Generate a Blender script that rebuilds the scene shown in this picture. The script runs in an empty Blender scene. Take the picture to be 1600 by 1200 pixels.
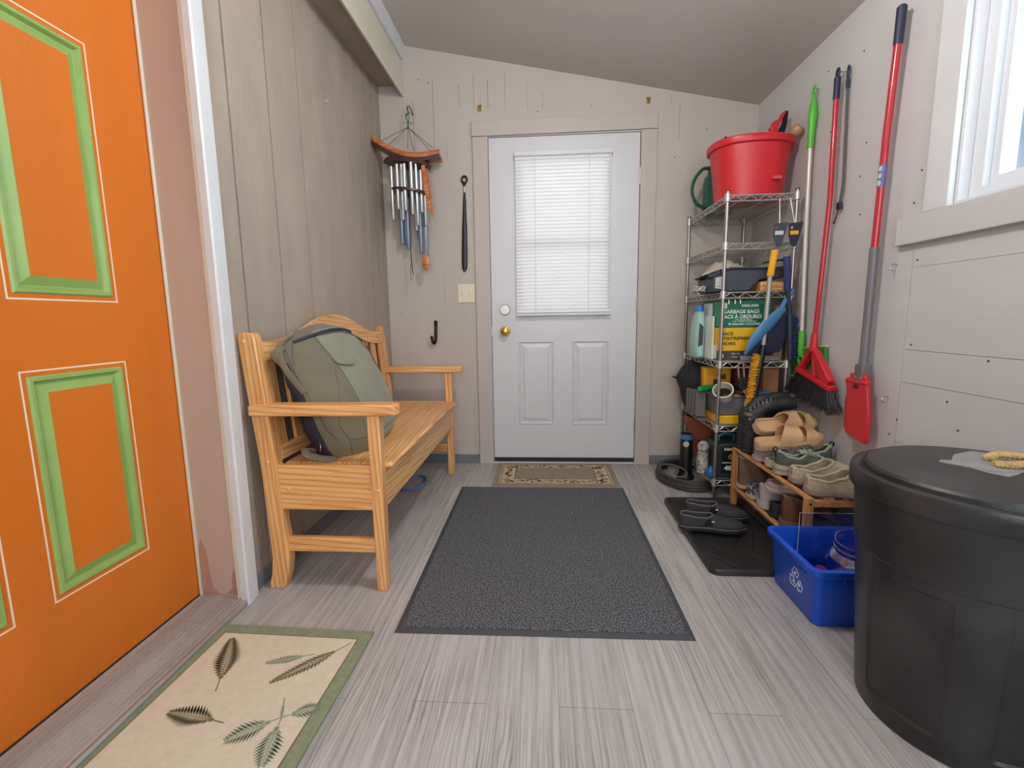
import bpy, math, random
from mathutils import Vector, Matrix
random.seed(7)
PI = math.pi
SC = bpy.context.scene
COL = SC.collection

# ------------------------------------------------------------ camera, world, light, exposure
cam_d = bpy.data.cameras.new('camera')
cam = bpy.data.objects.new('camera', cam_d); COL.objects.link(cam)
cam_d.sensor_fit = 'HORIZONTAL'; cam_d.sensor_width = 36.0
cam_d.lens = 36.0 * 736.68 / 1600.0
cam_d.clip_start = 0.02
_yaw, _pitch, _roll = -6.85804860e-02, -1.39403277e-01, -1.49804208e-02
_f = Vector((math.sin(_yaw)*math.cos(_pitch), math.cos(_yaw)*math.cos(_pitch), math.sin(_pitch)))
_r = Vector((math.cos(_yaw), -math.sin(_yaw), 0)); _u = _r.cross(_f)
_r2 = math.cos(_roll)*_r + math.sin(_roll)*_u
_u2 = -math.sin(_roll)*_r + math.cos(_roll)*_u
_m = Matrix((_r2, _u2, -_f)).transposed().to_4x4()
_m.translation = Vector((0.331416, -3.045312, 0.961977))
cam.matrix_world = _m
SC.camera = cam

vs = SC.view_settings
vs.view_transform = 'Standard'; vs.look = 'None'; vs.gamma = 1.0; vs.use_curve_mapping = False
vs.exposure = 0.10
SC.cycles.use_denoising = True
SC.cycles.max_bounces = 10
SC.cycles.diffuse_bounces = 5
SC.cycles.transparent_max_bounces = 16
SC.cycles.sample_clamp_indirect = 6.0
SC.cycles.caustics_reflective = False
SC.cycles.caustics_refractive = False

world = bpy.data.worlds.new('sky'); SC.world = world; world.use_nodes = True
wn = world.node_tree.nodes; wl = world.node_tree.links; wn.clear()
w_out = wn.new('ShaderNodeOutputWorld'); w_bg = wn.new('ShaderNodeBackground')
w_tc = wn.new('ShaderNodeTexCoord'); w_no = wn.new('ShaderNodeTexNoise'); w_cr = wn.new('ShaderNodeValToRGB')
w_no.inputs['Scale'].default_value = 2.2; w_no.inputs['Detail'].default_value = 5
w_cr.color_ramp.elements[0].position = 0.42; w_cr.color_ramp.elements[0].color = (0.30, 0.50, 0.78, 1)
w_cr.color_ramp.elements[1].position = 0.60; w_cr.color_ramp.elements[1].color = (0.92, 0.88, 0.88, 1)
wl.new(w_tc.outputs['Generated'], w_no.inputs['Vector']); wl.new(w_no.outputs['Fac'], w_cr.inputs['Fac'])
wl.new(w_cr.outputs['Color'], w_bg.inputs['Color']); wl.new(w_bg.outputs['Background'], w_out.inputs['Surface'])
w_bg.inputs['Strength'].default_value = 0.9

def area(name, loc, target, sx, sy, power, col, spread=180):
    d = bpy.data.lights.new(name, 'AREA'); d.shape = 'RECTANGLE'; d.size = sx; d.size_y = sy
    d.energy = power; d.color = col; d.spread = math.radians(spread)
    o = bpy.data.objects.new(name, d); COL.objects.link(o); o.location = loc
    o.rotation_euler = (Vector(target)-Vector(loc)).to_track_quat('-Z', 'Y').to_euler()
    return o
# daylight at the door glass (outside) and side window; added soft fill from behind the camera
area('daylight_door', (0.455, 0.16, 1.47), (0.455, -1, 1.27), 0.56, 0.95, 5.5, (1.0, 0.98, 0.95))
area('daylight_side_window', (1.78, -2.12, 1.72), (0.2, -2.0, 0.9), 0.75, 0.80, 17, (0.86, 0.93, 1.0))
area('rear_fill', (0.55, -4.5, 1.45), (0.45, 0, 0.9), 1.7, 1.3, 38, (0.93, 0.97, 1.0))
lamp_d = bpy.data.lights.new('ceiling_bulb', 'POINT'); lamp_d.energy = 31; lamp_d.shadow_soft_size = .09; lamp_d.color = (1.0, .975, .95)
lamp_o = bpy.data.objects.new('ceiling_bulb', lamp_d); COL.objects.link(lamp_o); lamp_o.location = (.50, -1.78, 2.16)

# ------------------------------------------------------------ mesh helper
class MB:
    def __init__(s): s.v = []; s.f = []; s.mi = []; s.m = 0
    def add(s, vs, fs, M=None):
        b = len(s.v)
        for p in vs:
            p = Vector(p)
            s.v.append(M @ p if M else p)
        for f in fs:
            s.f.append([b+i for i in f]); s.mi.append(s.m)
        return s
    def box(s, x0, x1, y0, y1, z0, z1, M=None):
        if x0 > x1: x0, x1 = x1, x0
        if y0 > y1: y0, y1 = y1, y0
        if z0 > z1: z0, z1 = z1, z0
        return s.add([(x0,y0,z0),(x1,y0,z0),(x1,y1,z0),(x0,y1,z0),(x0,y0,z1),(x1,y0,z1),(x1,y1,z1),(x0,y1,z1)],
              [(0,3,2,1),(4,5,6,7),(0,1,5,4),(1,2,6,5),(2,3,7,6),(3,0,4,7)], M)
    def prism(s, poly, h0, h1, ax='z', M=None):
        """polygon extruded along ax; poly in the two other axes (cyclic order)."""
        def P(a, b, h):
            return {'z': (a, b, h), 'x': (h, a, b), 'y': (a, h, b)}[ax]
        n = len(poly)
        vs = [P(a, b, h0) for a, b in poly] + [P(a, b, h1) for a, b in poly]
        fs = [list(range(n))[::-1], [n+i for i in range(n)]] + [(i, (i+1) % n, n+(i+1) % n, n+i) for i in range(n)]
        return s.add(vs, fs, M)
    def rings(s, R, closed=True, cap0=True, cap1=True, M=None):
        n = len(R[0]); vs = [p for r in R for p in r]; fs = []
        for j in range(len(R)-1):
            for i in range(n if closed else n-1):
                a, b = j*n+i, j*n+(i+1) % n
                fs.append((a, b, b+n, a+n))
        if closed and cap0: fs.append(list(range(n))[::-1])
        if closed and cap1: fs.append([(len(R)-1)*n+i for i in range(n)])
        return s.add(vs, fs, M)
    def tube(s, pts, r, n=8, closed=False, caps=True, flat=1.0, M=None, up=None):
        pts = [Vector(p) for p in pts]; N = len(pts); R = []
        nrm = None
        for i, p in enumerate(pts):
            a = pts[i-1] if (i > 0 or closed) else p
            b = pts[(i+1) % N] if (i < N-1 or closed) else p
            t = (b-a)
            if t.length < 1e-9: t = Vector((0, 0, 1))
            t.normalize()
            if nrm is None:
                ref = Vector(up) if up else (Vector((0, 0, 1)) if abs(t.z) < .9 else Vector((1, 0, 0)))
                nrm = ref - t*ref.dot(t); nrm.normalize()
            else:
                nrm = nrm - t*nrm.dot(t)
                if nrm.length < 1e-6: nrm = t.orthogonal()
                nrm.normalize()
            bn = t.cross(nrm)
            rr = r[i] if isinstance(r, (list, tuple)) else r
            R.append([p + (bn*math.cos(2*PI*k/n) + nrm*math.sin(2*PI*k/n)*flat)*rr for k in range(n)])
        if closed:
            R.append(R[0]); return s.rings(R, True, False, False, M)
        return s.rings(R, True, caps, caps, M)
    def cyl(s, a, b, r, r2=None, n=20, M=None):
        return s.tube([a, b], [r, r if r2 is None else r2], n, M=M)
    def lathe(s, prof, c=(0, 0, 0), n=32, sx=1.0, sy=1.0, M=None, cap0=True, cap1=True):
        R = [[(c[0]+sx*r*math.cos(2*PI*k/n), c[1]+sy*r*math.sin(2*PI*k/n), c[2]+z) for k in range(n)] for r, z in prof]
        return s.rings(R, True, cap0, cap1, M)
    def ball(s, c, rx, ry=None, rz=None, n=16, m=10, M=None):
        ry = ry or rx; rz = rz or rx
        R = []
        for j in range(m+1):
            a = -PI/2 + PI*j/m; q = max(math.cos(a), 1e-3)
            R.append([(c[0]+rx*q*math.cos(2*PI*k/n), c[1]+ry*q*math.sin(2*PI*k/n), c[2]+rz*math.sin(a)) for k in range(n)])
        return s.rings(R, True, True, True, M)

def build(name, mb, mats, base=(0, 0, 0), parent=None, bevel=0, seg=2, smooth=35, sub=0):
    me = bpy.data.meshes.new(name)
    B = Vector(base)
    me.from_pydata([tuple(p-B) for p in mb.v], [], mb.f)
    if not isinstance(mats, (list, tuple)): mats = [mats]
    for m in mats: me.materials.append(m)
    if len(mats) > 1: me.polygons.foreach_set('material_index', mb.mi)
    import bmesh
    bm = bmesh.new(); bm.from_mesh(me)
    bmesh.ops.recalc_face_normals(bm, faces=bm.faces)
    bm.to_mesh(me); bm.free()
    if smooth:
        me.polygons.foreach_set('use_smooth', [True]*len(me.polygons))
        me.set_sharp_from_angle(angle=math.radians(smooth))
    o = bpy.data.objects.new(name, me); COL.objects.link(o)
    if parent is not None: o.parent = parent
    else: o.location = B
    if bevel:
        b = o.modifiers.new('bevel', 'BEVEL'); b.width = bevel; b.segments = seg; b.limit_method = 'ANGLE'; b.angle_limit = math.radians(40)
    if sub:
        b = o.modifiers.new('sub', 'SUBSURF'); b.levels = sub; b.render_levels = sub
    return o
def tag(o, label, cat, group=None):
    o['label'] = label; o['category'] = cat
    if group: o['group'] = group
    return o
class Thing:
    def __init__(s, name, label, cat, base, group=None):
        s.o = bpy.data.objects.new(name, None); COL.objects.link(s.o); s.o.location = base
        s.o.empty_display_size = .05; s.base = Vector(base); tag(s.o, label, cat, group)
    def part(s, name, mb, mats, parent=None, label=None, **k):
        o = build(name, mb, mats, s.base, parent or s.o, **k)
        if label: o['label'] = label
        return o
def single(name, label, cat, mb, mats, base, group=None, **k):
    return tag(build(name, mb, mats, base, None, **k), label, cat, group)
def struct(name, mb, mats, base=(0, 0, 0), parent=None, **k):
    o = build(name, mb, mats, base, parent, **k)
    if parent is None: o['kind'] = 'structure'
    return o
def copy_tree(o, parent=None):
    c = o.copy(); COL.objects.link(c); c.parent = parent
    for ch in list(o.children): copy_tree(ch, c)
    return c
def text(mb, s, size, M, align='LEFT', sx=1.0, ext=0.0004, bold=0.0):
    cu = bpy.data.curves.new('t', 'FONT'); cu.body = s; cu.size = size; cu.align_x = align; cu.extrude = ext; cu.resolution_u = 3
    cu.offset = bold
    o = bpy.data.objects.new('t', cu); COL.objects.link(o)
    bpy.context.view_layer.update()
    me = bpy.data.meshes.new_from_object(o.evaluated_get(bpy.context.evaluated_depsgraph_get()))
    mb.add([(v.co.x*sx, v.co.y, v.co.z) for v in me.vertices], [list(p.vertices) for p in me.polygons], M)
    bpy.data.objects.remove(o); bpy.data.curves.remove(cu); bpy.data.meshes.remove(me)
def frame(o, x, y):
    """matrix from origin and two in-plane axes"""
    x = Vector(x).normalized(); y = Vector(y); y = (y - x*y.dot(x)).normalized(); z = x.cross(y)
    M = Matrix((x, y, z)).transposed().to_4x4(); M.translation = Vector(o); return M
def rotm(loc, rz=0, rx=0, ry=0):
    return Matrix.Translation(Vector(loc)) @ Matrix.Rotation(rz, 4, 'Z') @ Matrix.Rotation(ry, 4, 'Y') @ Matrix.Rotation(rx, 4, 'X')
def cr(P, k=6, closed=False):
    """Catmull-Rom through points"""
    P = [Vector(p) for p in P]; n = len(P); out = []
    segs = n if closed else n-1
    for i in range(segs):
        if closed: a, b, c, d = P[i-1], P[i], P[(i+1) % n], P[(i+2) % n]
        else: a, b, c, d = P[max(i-1, 0)], P[i], P[i+1], P[min(i+2, n-1)]
        for j in range(k):
            t = j/k
            out.append(.5*((2*b)+(c-a)*t+(2*a-5*b+4*c-d)*t*t+(3*b-a-3*c+d)*t**3))
    if not closed: out.append(P[-1].copy())
    return out
def interp(tab, t):
    for i in range(len(tab)-1):
        a, b = tab[i], tab[i+1]
        if t <= b[0]:
            q = (t-a[0])/max(b[0]-a[0], 1e-9); q = max(0, q); q = q*q*(3-2*q)
            return a[1]+(b[1]-a[1])*q
    return tab[-1][1]

# ------------------------------------------------------------ materials
def L(c):
    return tuple(((x/255)/12.92 if x/255 <= .04045 else ((x/255+.055)/1.055)**2.4) for x in c[:3]) + (1,)
def mat(name, c, rough=.5, metal=0, var=.06, vs_=6, bump=.0, bs=60, stretch=(1, 1, 1), c2=None, spec=.5, coat=0, sheen=0, trans=0, lo=.35, hi=.65):
    m = bpy.data.materials.new(name); m.use_nodes = True; n = m.node_tree.nodes; l = m.node_tree.links
    b = n['Principled BSDF']; b.inputs['Roughness'].default_value = rough; b.inputs['Metallic'].default_value = metal
    b.inputs['Specular IOR Level'].default_value = spec; b.inputs['Coat Weight'].default_value = coat
    b.inputs['Sheen Weight'].default_value = sheen
    tc = n.new('ShaderNodeTexCoord'); mp = n.new('ShaderNodeMapping'); mp.inputs['Scale'].default_value = stretch
    l.new(tc.outputs['Object'], mp.inputs['Vector'])
    no = n.new('ShaderNodeTexNoise'); no.inputs['Scale'].default_value = vs_; no.inputs['Detail'].default_value = 5
    l.new(mp.outputs['Vector'], no.inputs['Vector'])
    ra = n.new('ShaderNodeValToRGB'); l.new(no.outputs['Fac'], ra.inputs['Fac'])
    c = L(c); c2 = L(c2) if c2 else tuple(min(1, x*(1+var)) for x in c[:3])+(1,)
    c1 = c if c2 and var == 0 else tuple(x*(1-var) for x in c[:3])+(1,)
    ra.color_ramp.elements[0].position = lo; ra.color_ramp.elements[1].position = hi
    ra.color_ramp.elements[0].color = c1; ra.color_ramp.elements[1].color = c2
    l.new(ra.outputs['Color'], b.inputs['Base Color'])
    if bump:
        nb = n.new('ShaderNodeTexNoise'); nb.inputs['Scale'].default_value = bs; nb.inputs['Detail'].default_value = 4
        l.new(mp.outputs['Vector'], nb.inputs['Vector'])
        bu = n.new('ShaderNodeBump'); bu.inputs['Strength'].default_value = bump; bu.inputs['Distance'].default_value = .004
        l.new(nb.outputs['Fac'], bu.inputs['Height']); l.new(bu.outputs['Normal'], b.inputs['Normal'])
    return m
def wood(name, c, c2, axis='x', rough=.38, scale=26, lo=.40, hi=.66, coat=.15):
    st = {'x': (.06, 1, 1), 'y': (1, .06, 1), 'z': (1, 1, .06)}[axis]
    m = mat(name, c, rough, var=0, c2=c2, vs_=scale*1.6, stretch=st, lo=lo, hi=hi, coat=coat)
    n = m.node_tree.nodes; l = m.node_tree.links
    no = [x for x in n if x.type == 'TEX_NOISE'][0]; no.inputs['Detail'].default_value = 3; no.inputs['Distortion'].default_value = .35
    mp = [x for x in n if x.type == 'MAPPING'][0]
    w = n.new('ShaderNodeTexWave'); w.wave_type = 'BANDS'; w.bands_direction = 'DIAGONAL'
    w.inputs['Scale'].default_value = 34; w.inputs['Distortion'].default_value = 4.5; w.inputs['Detail'].default_value = 2; w.inputs['Detail Scale'].default_value = .8
    l.new(mp.outputs['Vector'], w.inputs['Vector'])
    mx = n.new('ShaderNodeMix'); mx.data_type = 'RGBA'; mx.blend_type = 'MULTIPLY'; mx.inputs[0].default_value = .5
    ra = [x for x in n if x.type == 'VALTORGB'][0]
    r2 = n.new('ShaderNodeValToRGB'); r2.color_ramp.elements[0].color = (.55, .34, .18, 1); r2.color_ramp.elements[1].color = (1, 1, 1, 1)
    r2.color_ramp.elements[0].position = .0; r2.color_ramp.elements[1].position = .45
    l.new(w.outputs['Color'], r2.inputs['Fac'])
    l.new(ra.outputs['Color'], mx.inputs[6]); l.new(r2.outputs['Color'], mx.inputs[7])
    l.new(mx.outputs[2], n['Principled BSDF'].inputs['Base Color'])
    return m
def emit(name, c, s):
    m = bpy.data.materials.new(name); m.use_nodes = True; n = m.node_tree.nodes; b = n['Principled BSDF']
    b.inputs['Base Color'].default_value = L(c); b.inputs['Emission Color'].default_value = L(c); b.inputs['Emission Strength'].default_value = s
    return m
def glassy(name, c, mixf=.12, rough=.05):
    m = bpy.data.materials.new(name); m.use_nodes = True; n = m.node_tree.nodes; l = m.node_tree.links; n.clear()
    o = n.new('ShaderNodeOutputMaterial'); mx = n.new('ShaderNodeMixShader'); t = n.new('ShaderNodeBsdfTransparent'); g = n.new('ShaderNodeBsdfGlossy')
    t.inputs['Color'].default_value = L(c); g.inputs['Roughness'].default_value = rough
    lw = n.new('ShaderNodeLayerWeight'); lw.inputs['Blend'].default_value = .25
    ma = n.new('ShaderNodeMath'); ma.operation = 'MULTIPLY_ADD'; ma.inputs[1].default_value = .6; ma.inputs[2].default_value = mixf*.3
    l.new(lw.outputs['Facing'], ma.inputs[0]); l.new(ma.outputs[0], mx.inputs['Fac'])
    l.new(t.outputs[0], mx.inputs[1]); l.new(g.outputs[0], mx.inputs[2]); l.new(mx.outputs[0], o.inputs['Surface'])
    return m

def floor_mat():
    m = mat('vinyl_plank', (192, 188, 186), .42, var=0, c2=(166, 161, 159), vs_=46, stretch=(1.6, .055, 1), lo=.38, hi=.66, bump=.08, bs=60)
    n = m.node_tree.nodes; l = m.node_tree.links; b = n['Principled BSDF']
    tc = [x for x in n if x.type == 'TEX_COORD'][0]; ra = [x for x in n if x.type == 'VALTORGB'][0]
    mp = n.new('ShaderNodeMapping'); mp.inputs['Rotation'].default_value = (0, 0, PI/2); l.new(tc.outputs['Object'], mp.inputs['Vector'])
    br = n.new('ShaderNodeTexBrick'); br.inputs['Scale'].default_value = 1; br.inputs['Brick Width'].default_value = 1.22; br.inputs['Row Height'].default_value = .182
    br.inputs['Mortar Size'].default_value = .0011; br.inputs['Mortar Smooth'].default_value = .3; br.inputs['Bias'].default_value = 0; br.offset = .37
    br.inputs['Color1'].default_value = (1, 1, 1, 1); br.inputs['Color2'].default_value = (.88, .88, .88, 1); br.inputs['Mortar'].default_value = (.55, .53, .52, 1)
    l.new(mp.outputs['Vector'], br.inputs['Vector'])
    # fine dark grain and cathedral rings
    w = n.new('ShaderNodeTexWave'); w.wave_type = 'BANDS'; w.bands_direction = 'X'; w.inputs['Scale'].default_value = 30; w.inputs['Distortion'].default_value = 12
    w.inputs['Detail'].default_value = 3; w.inputs['Detail Scale'].default_value = 1.0
    mp2 = n.new('ShaderNodeMapping'); mp2.inputs['Scale'].default_value = (1, .10, 1); l.new(tc.outputs['Object'], mp2.inputs['Vector']); l.new(mp2.outputs['Vector'], w.inputs['Vector'])
    r2 = n.new('ShaderNodeValToRGB'); r2.color_ramp.elements[0].position = .02; r2.color_ramp.elements[0].color = (.70, .69, .68, 1)
    r2.color_ramp.elements[1].position = .40; r2.color_ramp.elements[1].color = (1, 1, 1, 1); l.new(w.outputs['Color'], r2.inputs['Fac'])
    fn = n.new('ShaderNodeTexNoise'); fn.inputs['Scale'].default_value = 1.7; l.new(tc.outputs['Object'], fn.inputs['Vector'])
    fr = n.new('ShaderNodeValToRGB'); fr.color_ramp.elements[0].position = .42; fr.color_ramp.elements[1].position = .60; l.new(fn.outputs['Fac'], fr.inputs['Fac'])
    m1 = n.new('ShaderNodeMix'); m1.data_type = 'RGBA'; m1.blend_type = 'MULTIPLY'; m1.inputs[0].default_value = 1
    m2 = n.new('ShaderNodeMix'); m2.data_type = 'RGBA'; m2.blend_type = 'MULTIPLY'
    l.new(fr.outputs['Color'], m2.inputs[0])
    l.new(ra.outputs['Color'], m1.inputs[6]); l.new(br.outputs['Color'], m1.inputs[7])
    l.new(m1.outputs[2], m2.inputs[6]); l.new(r2.outputs['Color'], m2.inputs[7])
    l.new(m2.outputs[2], b.inputs['Base Color'])
    return m
def speckle(name, c1, c2, sc, lo, hi, rough=.95, bump=.5, ribs=0):
    m = mat(name, c1, rough, var=0, c2=c2, vs_=sc, lo=lo, hi=hi, bump=bump, bs=sc*1.3, spec=.1)
    n = m.node_tree.nodes; l = m.node_tree.links
    [x for x in n if x.type == 'TEX_NOISE'][0].inputs['Detail'].default_value = 2
    if ribs:
        b = n['Principled BSDF']; ra = [x for x in n if x.type == 'VALTORGB'][0]; tc = [x for x in n if x.type == 'TEX_COORD'][0]
        w = n.new('ShaderNodeTexWave'); w.bands_direction = 'X'; w.inputs['Scale'].default_value = ribs; w.inputs['Distortion'].default_value = 1.5
        w.inputs['Detail Scale'].default_value = 8; l.new(tc.outputs['Object'], w.inputs['Vector'])
        r2 = n.new('ShaderNodeValToRGB'); r2.color_ramp.elements[0].color = (.72, .72, .72, 1); r2.color_ramp.elements[1].position = .6; l.new(w.outputs['Color'], r2.inputs['Fac'])
        mx = n.new('ShaderNodeMix'); mx.data_type = 'RGBA'; mx.blend_type = 'MULTIPLY'; mx.inputs[0].default_value = .8
        l.new(ra.outputs['Color'], mx.inputs[6]); l.new(r2.outputs['Color'], mx.inputs[7]); l.new(mx.outputs[2], b.inputs['Base Color'])
    return m

M = {}
M['floor'] = floor_mat()
M['wall'] = mat('painted_board_wall', (194, 185, 176), .6, var=.035, vs_=3, bump=.35, bs=22, stretch=(1, 1, .12))
M['wallR'] = mat('painted_plywood_wall', (205, 205, 206), .55, var=.03, vs_=4, bump=.3, bs=26, stretch=(1, .15, 1))
M['siding'] = mat('rough_siding_paint', (168, 155, 141), .75, var=.06, vs_=9, bump=.55, bs=85, stretch=(1, 1, .35))
M['groove'] = mat('groove_shadow_paint', (74, 60, 50), .9)
M['ceil'] = mat('ceiling_paint', (196, 190, 186), .7, var=.03, vs_=2, bump=.08, bs=40)
M['trim'] = mat('trim_paint', (192, 183, 175), .45, var=.025, vs_=5, bump=.1, bs=30, stretch=(1, 1, .2))
M['trimpink'] = mat('jamb_paint', (188, 170, 156), .45, var=.05, vs_=5, bump=.08, bs=30, stretch=(1, 1, .2))
M['cream'] = mat('cream_paint', (214, 210, 192), .45, var=.04)
M['white'] = mat('white_paint', (216, 219, 222), .38, var=.03, vs_=8)
M['doorw'] = mat('white_door_paint', (212, 212, 215), .36, var=.015, vs_=3)
M['vinyl'] = mat('white_vinyl', (222, 228, 234), .3, var=.01)
M['base'] = mat('grey_rubber_baseboard', (118, 122, 128), .5, var=.06, vs_=12)
M['orange'] = mat('orange_paint', (212, 114, 30), .40, var=.05, vs_=5, bump=.18, bs=70, stretch=(1, 1, .12))
M['green'] = mat('green_paint', (146, 178, 100), .38, var=.05, vs_=8, bump=.08, bs=60)
M['liner'] = mat('white_line_paint', (240, 222, 200), .5, var=.04)
M['sill'] = mat('worn_sill_wood', (178, 168, 162), .6, var=0, c2=(154, 140, 132), vs_=16, stretch=(1, .10, 1), lo=.4, hi=.7, bump=.2, bs=40)
M['alu'] = mat('aluminium', (190, 194, 198), .35, metal=.8, var=.05)
M['chrome'] = mat('chrome_wire', (176, 174, 172), .34, metal=1, var=.05)
M['wire'] = mat('zinc_wire', (206, 204, 200), .42, metal=.75, var=.04)
M['brass'] = mat('polished_brass', (214, 165, 84), .22, metal=1, var=.04)
M['steel'] = mat('satin_steel', (180, 176, 170), .35, metal=1, var=.05)
M['dark'] = mat('dark_rubber', (38, 38, 40), .55, var=.15, vs_=14)
M['black'] = mat('black_plastic', (26, 26, 28), .4, var=.15, vs_=12)
M['pineX'] = wood('pine_x', (240, 188, 126), (224, 160, 96), 'x')
M['pineY'] = wood('pine_y', (242, 192, 130), (226, 164, 100), 'y')
M['pineZ'] = wood('pine_z', (238, 184, 122), (220, 156, 92), 'z')
M['plug'] = mat('wood_plug', (236, 178, 120), .4)
M['rackY'] = wood('rack_wood', (222, 166, 108), (196, 136, 78), 'y')
M['rackZ'] = wood('rack_wood_z', (222, 166, 108), (196, 136, 78), 'z')

# ------------------------------------------------------------ room shell
def xl(y): return -.670 + .024*y           # left wall runs a little off square
def zc(x): return 2.172 + (1.594-x)*.2015   # sloping ceiling
b = MB(); b.box(-1.0, 1.75, -4.75, .14, -.06, 0); struct('floor', b, M['floor'], smooth=0)
b = MB(); b.prism([(-.95, 0), (-.025, 0), (-.025, 2.075), (.939, 2.075), (.939, 0), (1.594, 0), (1.594, zc(1.594)), (-.50, zc(-.5)), (-.95, zc(-.5))], .0, .12, 'y')
rw_ = random.Random(3)
b.m = 1   # cracks between the boards, open where the paint has split
for x, z0, z1, w in [(-.46, 1.9, 2.28, .0016), (-.335, 1.95, 2.4, .0016), (-.26, 1.93, 2.04, .001), (-.175, 2.24, 2.36, .0016), (-.085, 2.22, 2.42, .0016), (.0, 2.22, 2.38, .002), (.105, 2.2, 2.42, .0012), (.33, 2.2, 2.3, .001), (.24, 2.2, 2.35, .001), (-.045, 2.22, 2.3, .001), (-.30, .9, 1.25, .0007), (-.13, .1, .45, .0008), (1.14, 2.0, 2.2, .001), (1.09, 2.2, 2.25, .001)]:
    b.box(x, x+w, -.0006, .001, z0, z1)
for x, z in [(-.42, 2.40), (-.36, 2.38), (-.52, 2.16), (.3, 2.19), (.62, 2.21), (1.12, 1.9), (1.3, 2.05), (-.58, 1.62), (-.6, 1.0)]:
    b.cyl((x, .001, z), (x, -.0008, z), .0035, n=8)
struct('wall_back', b, [M['wall'], M['groove']], smooth=0)
# ceiling
b = MB(); b.prism([(-.50, zc(-.50)), (1.75, zc(1.75)), (1.75, zc(1.75)+.08), (-.50, zc(-.5)+.08)], -4.75, .12, 'y'); struct('ceiling', b, M['ceil'], smooth=0)
# left wall with vertical board grooves
def siding(name, y0, y1, grooves, z0, z1):
    pts = [(xl(y0), y0)]
    for g in sorted(grooves, reverse=True):
        if y1 < g < y0:
            pts += [(xl(g), g+.0055), (xl(g)-.010, g+.0042), (xl(g)-.010, g-.0042), (xl(g), g-.0055)]
    pts += [(xl(y1), y1), (-.92, y1), (-.92, y0)]
    b = MB(); b.prism(pts, z0, z1)
    b.m = 1
    for g in grooves:
        if y1 < g < y0: b.box(xl(g)-.0105, xl(g)-.0085, g-.0043, g+.0043, z0, z1)
    return b
gro = [-.09, -.285, -.515, -.752, -.978, -1.205, -1.438]
b = siding('w', 0, -1.600, gro, 0, 2.385)
b2 = siding('w', -2.64, -4.75, [-2.9, -3.13, -3.36, -3.59, -3.82, -4.05, -4.28, -4.51], 0, 2.385)
k = len(b.v); b.v += b2.v; b.f += [[i+k for i in f] for f in b2.f]; b.mi += b2.mi
b.m = 0; b.box(-.92, xl(-1.6), -2.64, -1.600, 2.10, 2.385)
b.m = 2   # small wire hook screwed in the siding
b.tube([(xl(-.74), -.742, 1.98), (xl(-.74)+.012, -.742, 1.978), (xl(-.74)+.018, -.742, 1.972), (xl(-.74)+.018, -.742, 1.985)], .0016, 6)
struct('wall_left', b, [M['siding'], M['groove'], M['cream']], smooth=0)
# eave of the older house: soffit, fascia, capping board
b = MB(); b.box(-.92, -.535, -4.75, 0, 2.372, 2.39); struct('trim_1', b, M['siding'], smooth=0)
b = MB(); b.prism([(-.535, 2.318), (-.515, 2.304), (-.515, 2.50), (-.535, 2.50)], -4.75, -.003, 'y'); struct('trim_2', b, M['cream'], bevel=.002)
b = MB(); b.prism([(-.56, 2.508), (-.508, 2.515), (-.493, 2.60), (-.56, 2.62)], -4.75, -.001, 'y'); struct('trim_3', b, M['white'], bevel=.002)
# baseboards
b = MB(); b.box(-.66, -.097, -.006, 0, 0, .06); struct('baseboard_back', b, M['base'], bevel=.002)
b = MB(); b.box(1.012, 1.594, -.006, 0, 0, .06); struct('baseboard_back', b, M['base'], bevel=.002)
b = MB(); b.prism([(xl(-.006), -.006), (xl(-1.53), -1.53), (xl(-1.53)+.007, -1.53), (xl(-.006)+.007, -.006)], 0, .06); struct('baseboard_left', b, M['base'], bevel=.002)
# right wall with window opening y -1.43..-2.68, z 1.284..2.05
W0, W1, WZ0, WZ1 = -1.440, -2.68, 1.284, 2.055
XR = 1.594
b = MB()
b.box(XR, XR+.15, -1.2985, .12, 0, 2.19)
b.box(XR, XR+.15, W0, -1.2985, 1.19, 2.19)
b.box(XR, XR+.15, W1, W0, WZ1, 2.19); b.box(XR, XR+.15, -4.75, W1, 1.19, 2.19)
b.box(XR, XR+.15, W1, W0, 1.19, WZ0)
for z0, z1 in [(0, .20), (.202, .50), (.5015, .7165), (.718, .831), (.8325, 1.1115), (1.1125, 1.19)]:
    b.box(XR, XR+.15, -4.75, -1.3005, z0, z1)
b.m = 1; b.box(XR+.004, XR+.1, -4.7, -1.2, .02, 1.19)
for y, z in [(-1.32, 1.135), (-1.33, .85), (-1.30, .58), (-1.27, .52), (-1.62, .82), (-1.5, .68), (-1.0, 1.62), (-.98, 1.5), (-1.3, 1.43), (-1.28, 1.33), (-1.0, 1.35), (-1.12, 1.2), (-.75, 1.75), (-.78, 1.6), (-.8, 1.52), (-1.45, 1.24), (-.70, 2.02), (-.94, 1.98), (-1.55, .60)]:
    b.cyl((XR+.002, y, z), (XR-.0012, y, z), .0035, n=8)
struct('wall_right', b, [M['wallR'], M['groove']], smooth=0)
for y, z, lb in [(-1.228, 1.131, 'small metal cup hook in the right wall just below the window board'), (-1.247, .654, 'small metal cup hook in the right wall beside the red mop head')]:
    b = MB(); b.tube(cr([(XR, y, z), (XR-.012, y, z+.001), (XR-.022, y, z-.008), (XR-.020, y, z-.020), (XR-.008, y, z-.021)], 4), .0018, 6)
    single('cup_hook', lb, 'hook', b, M['steel'], (XR, y, z))
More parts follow.
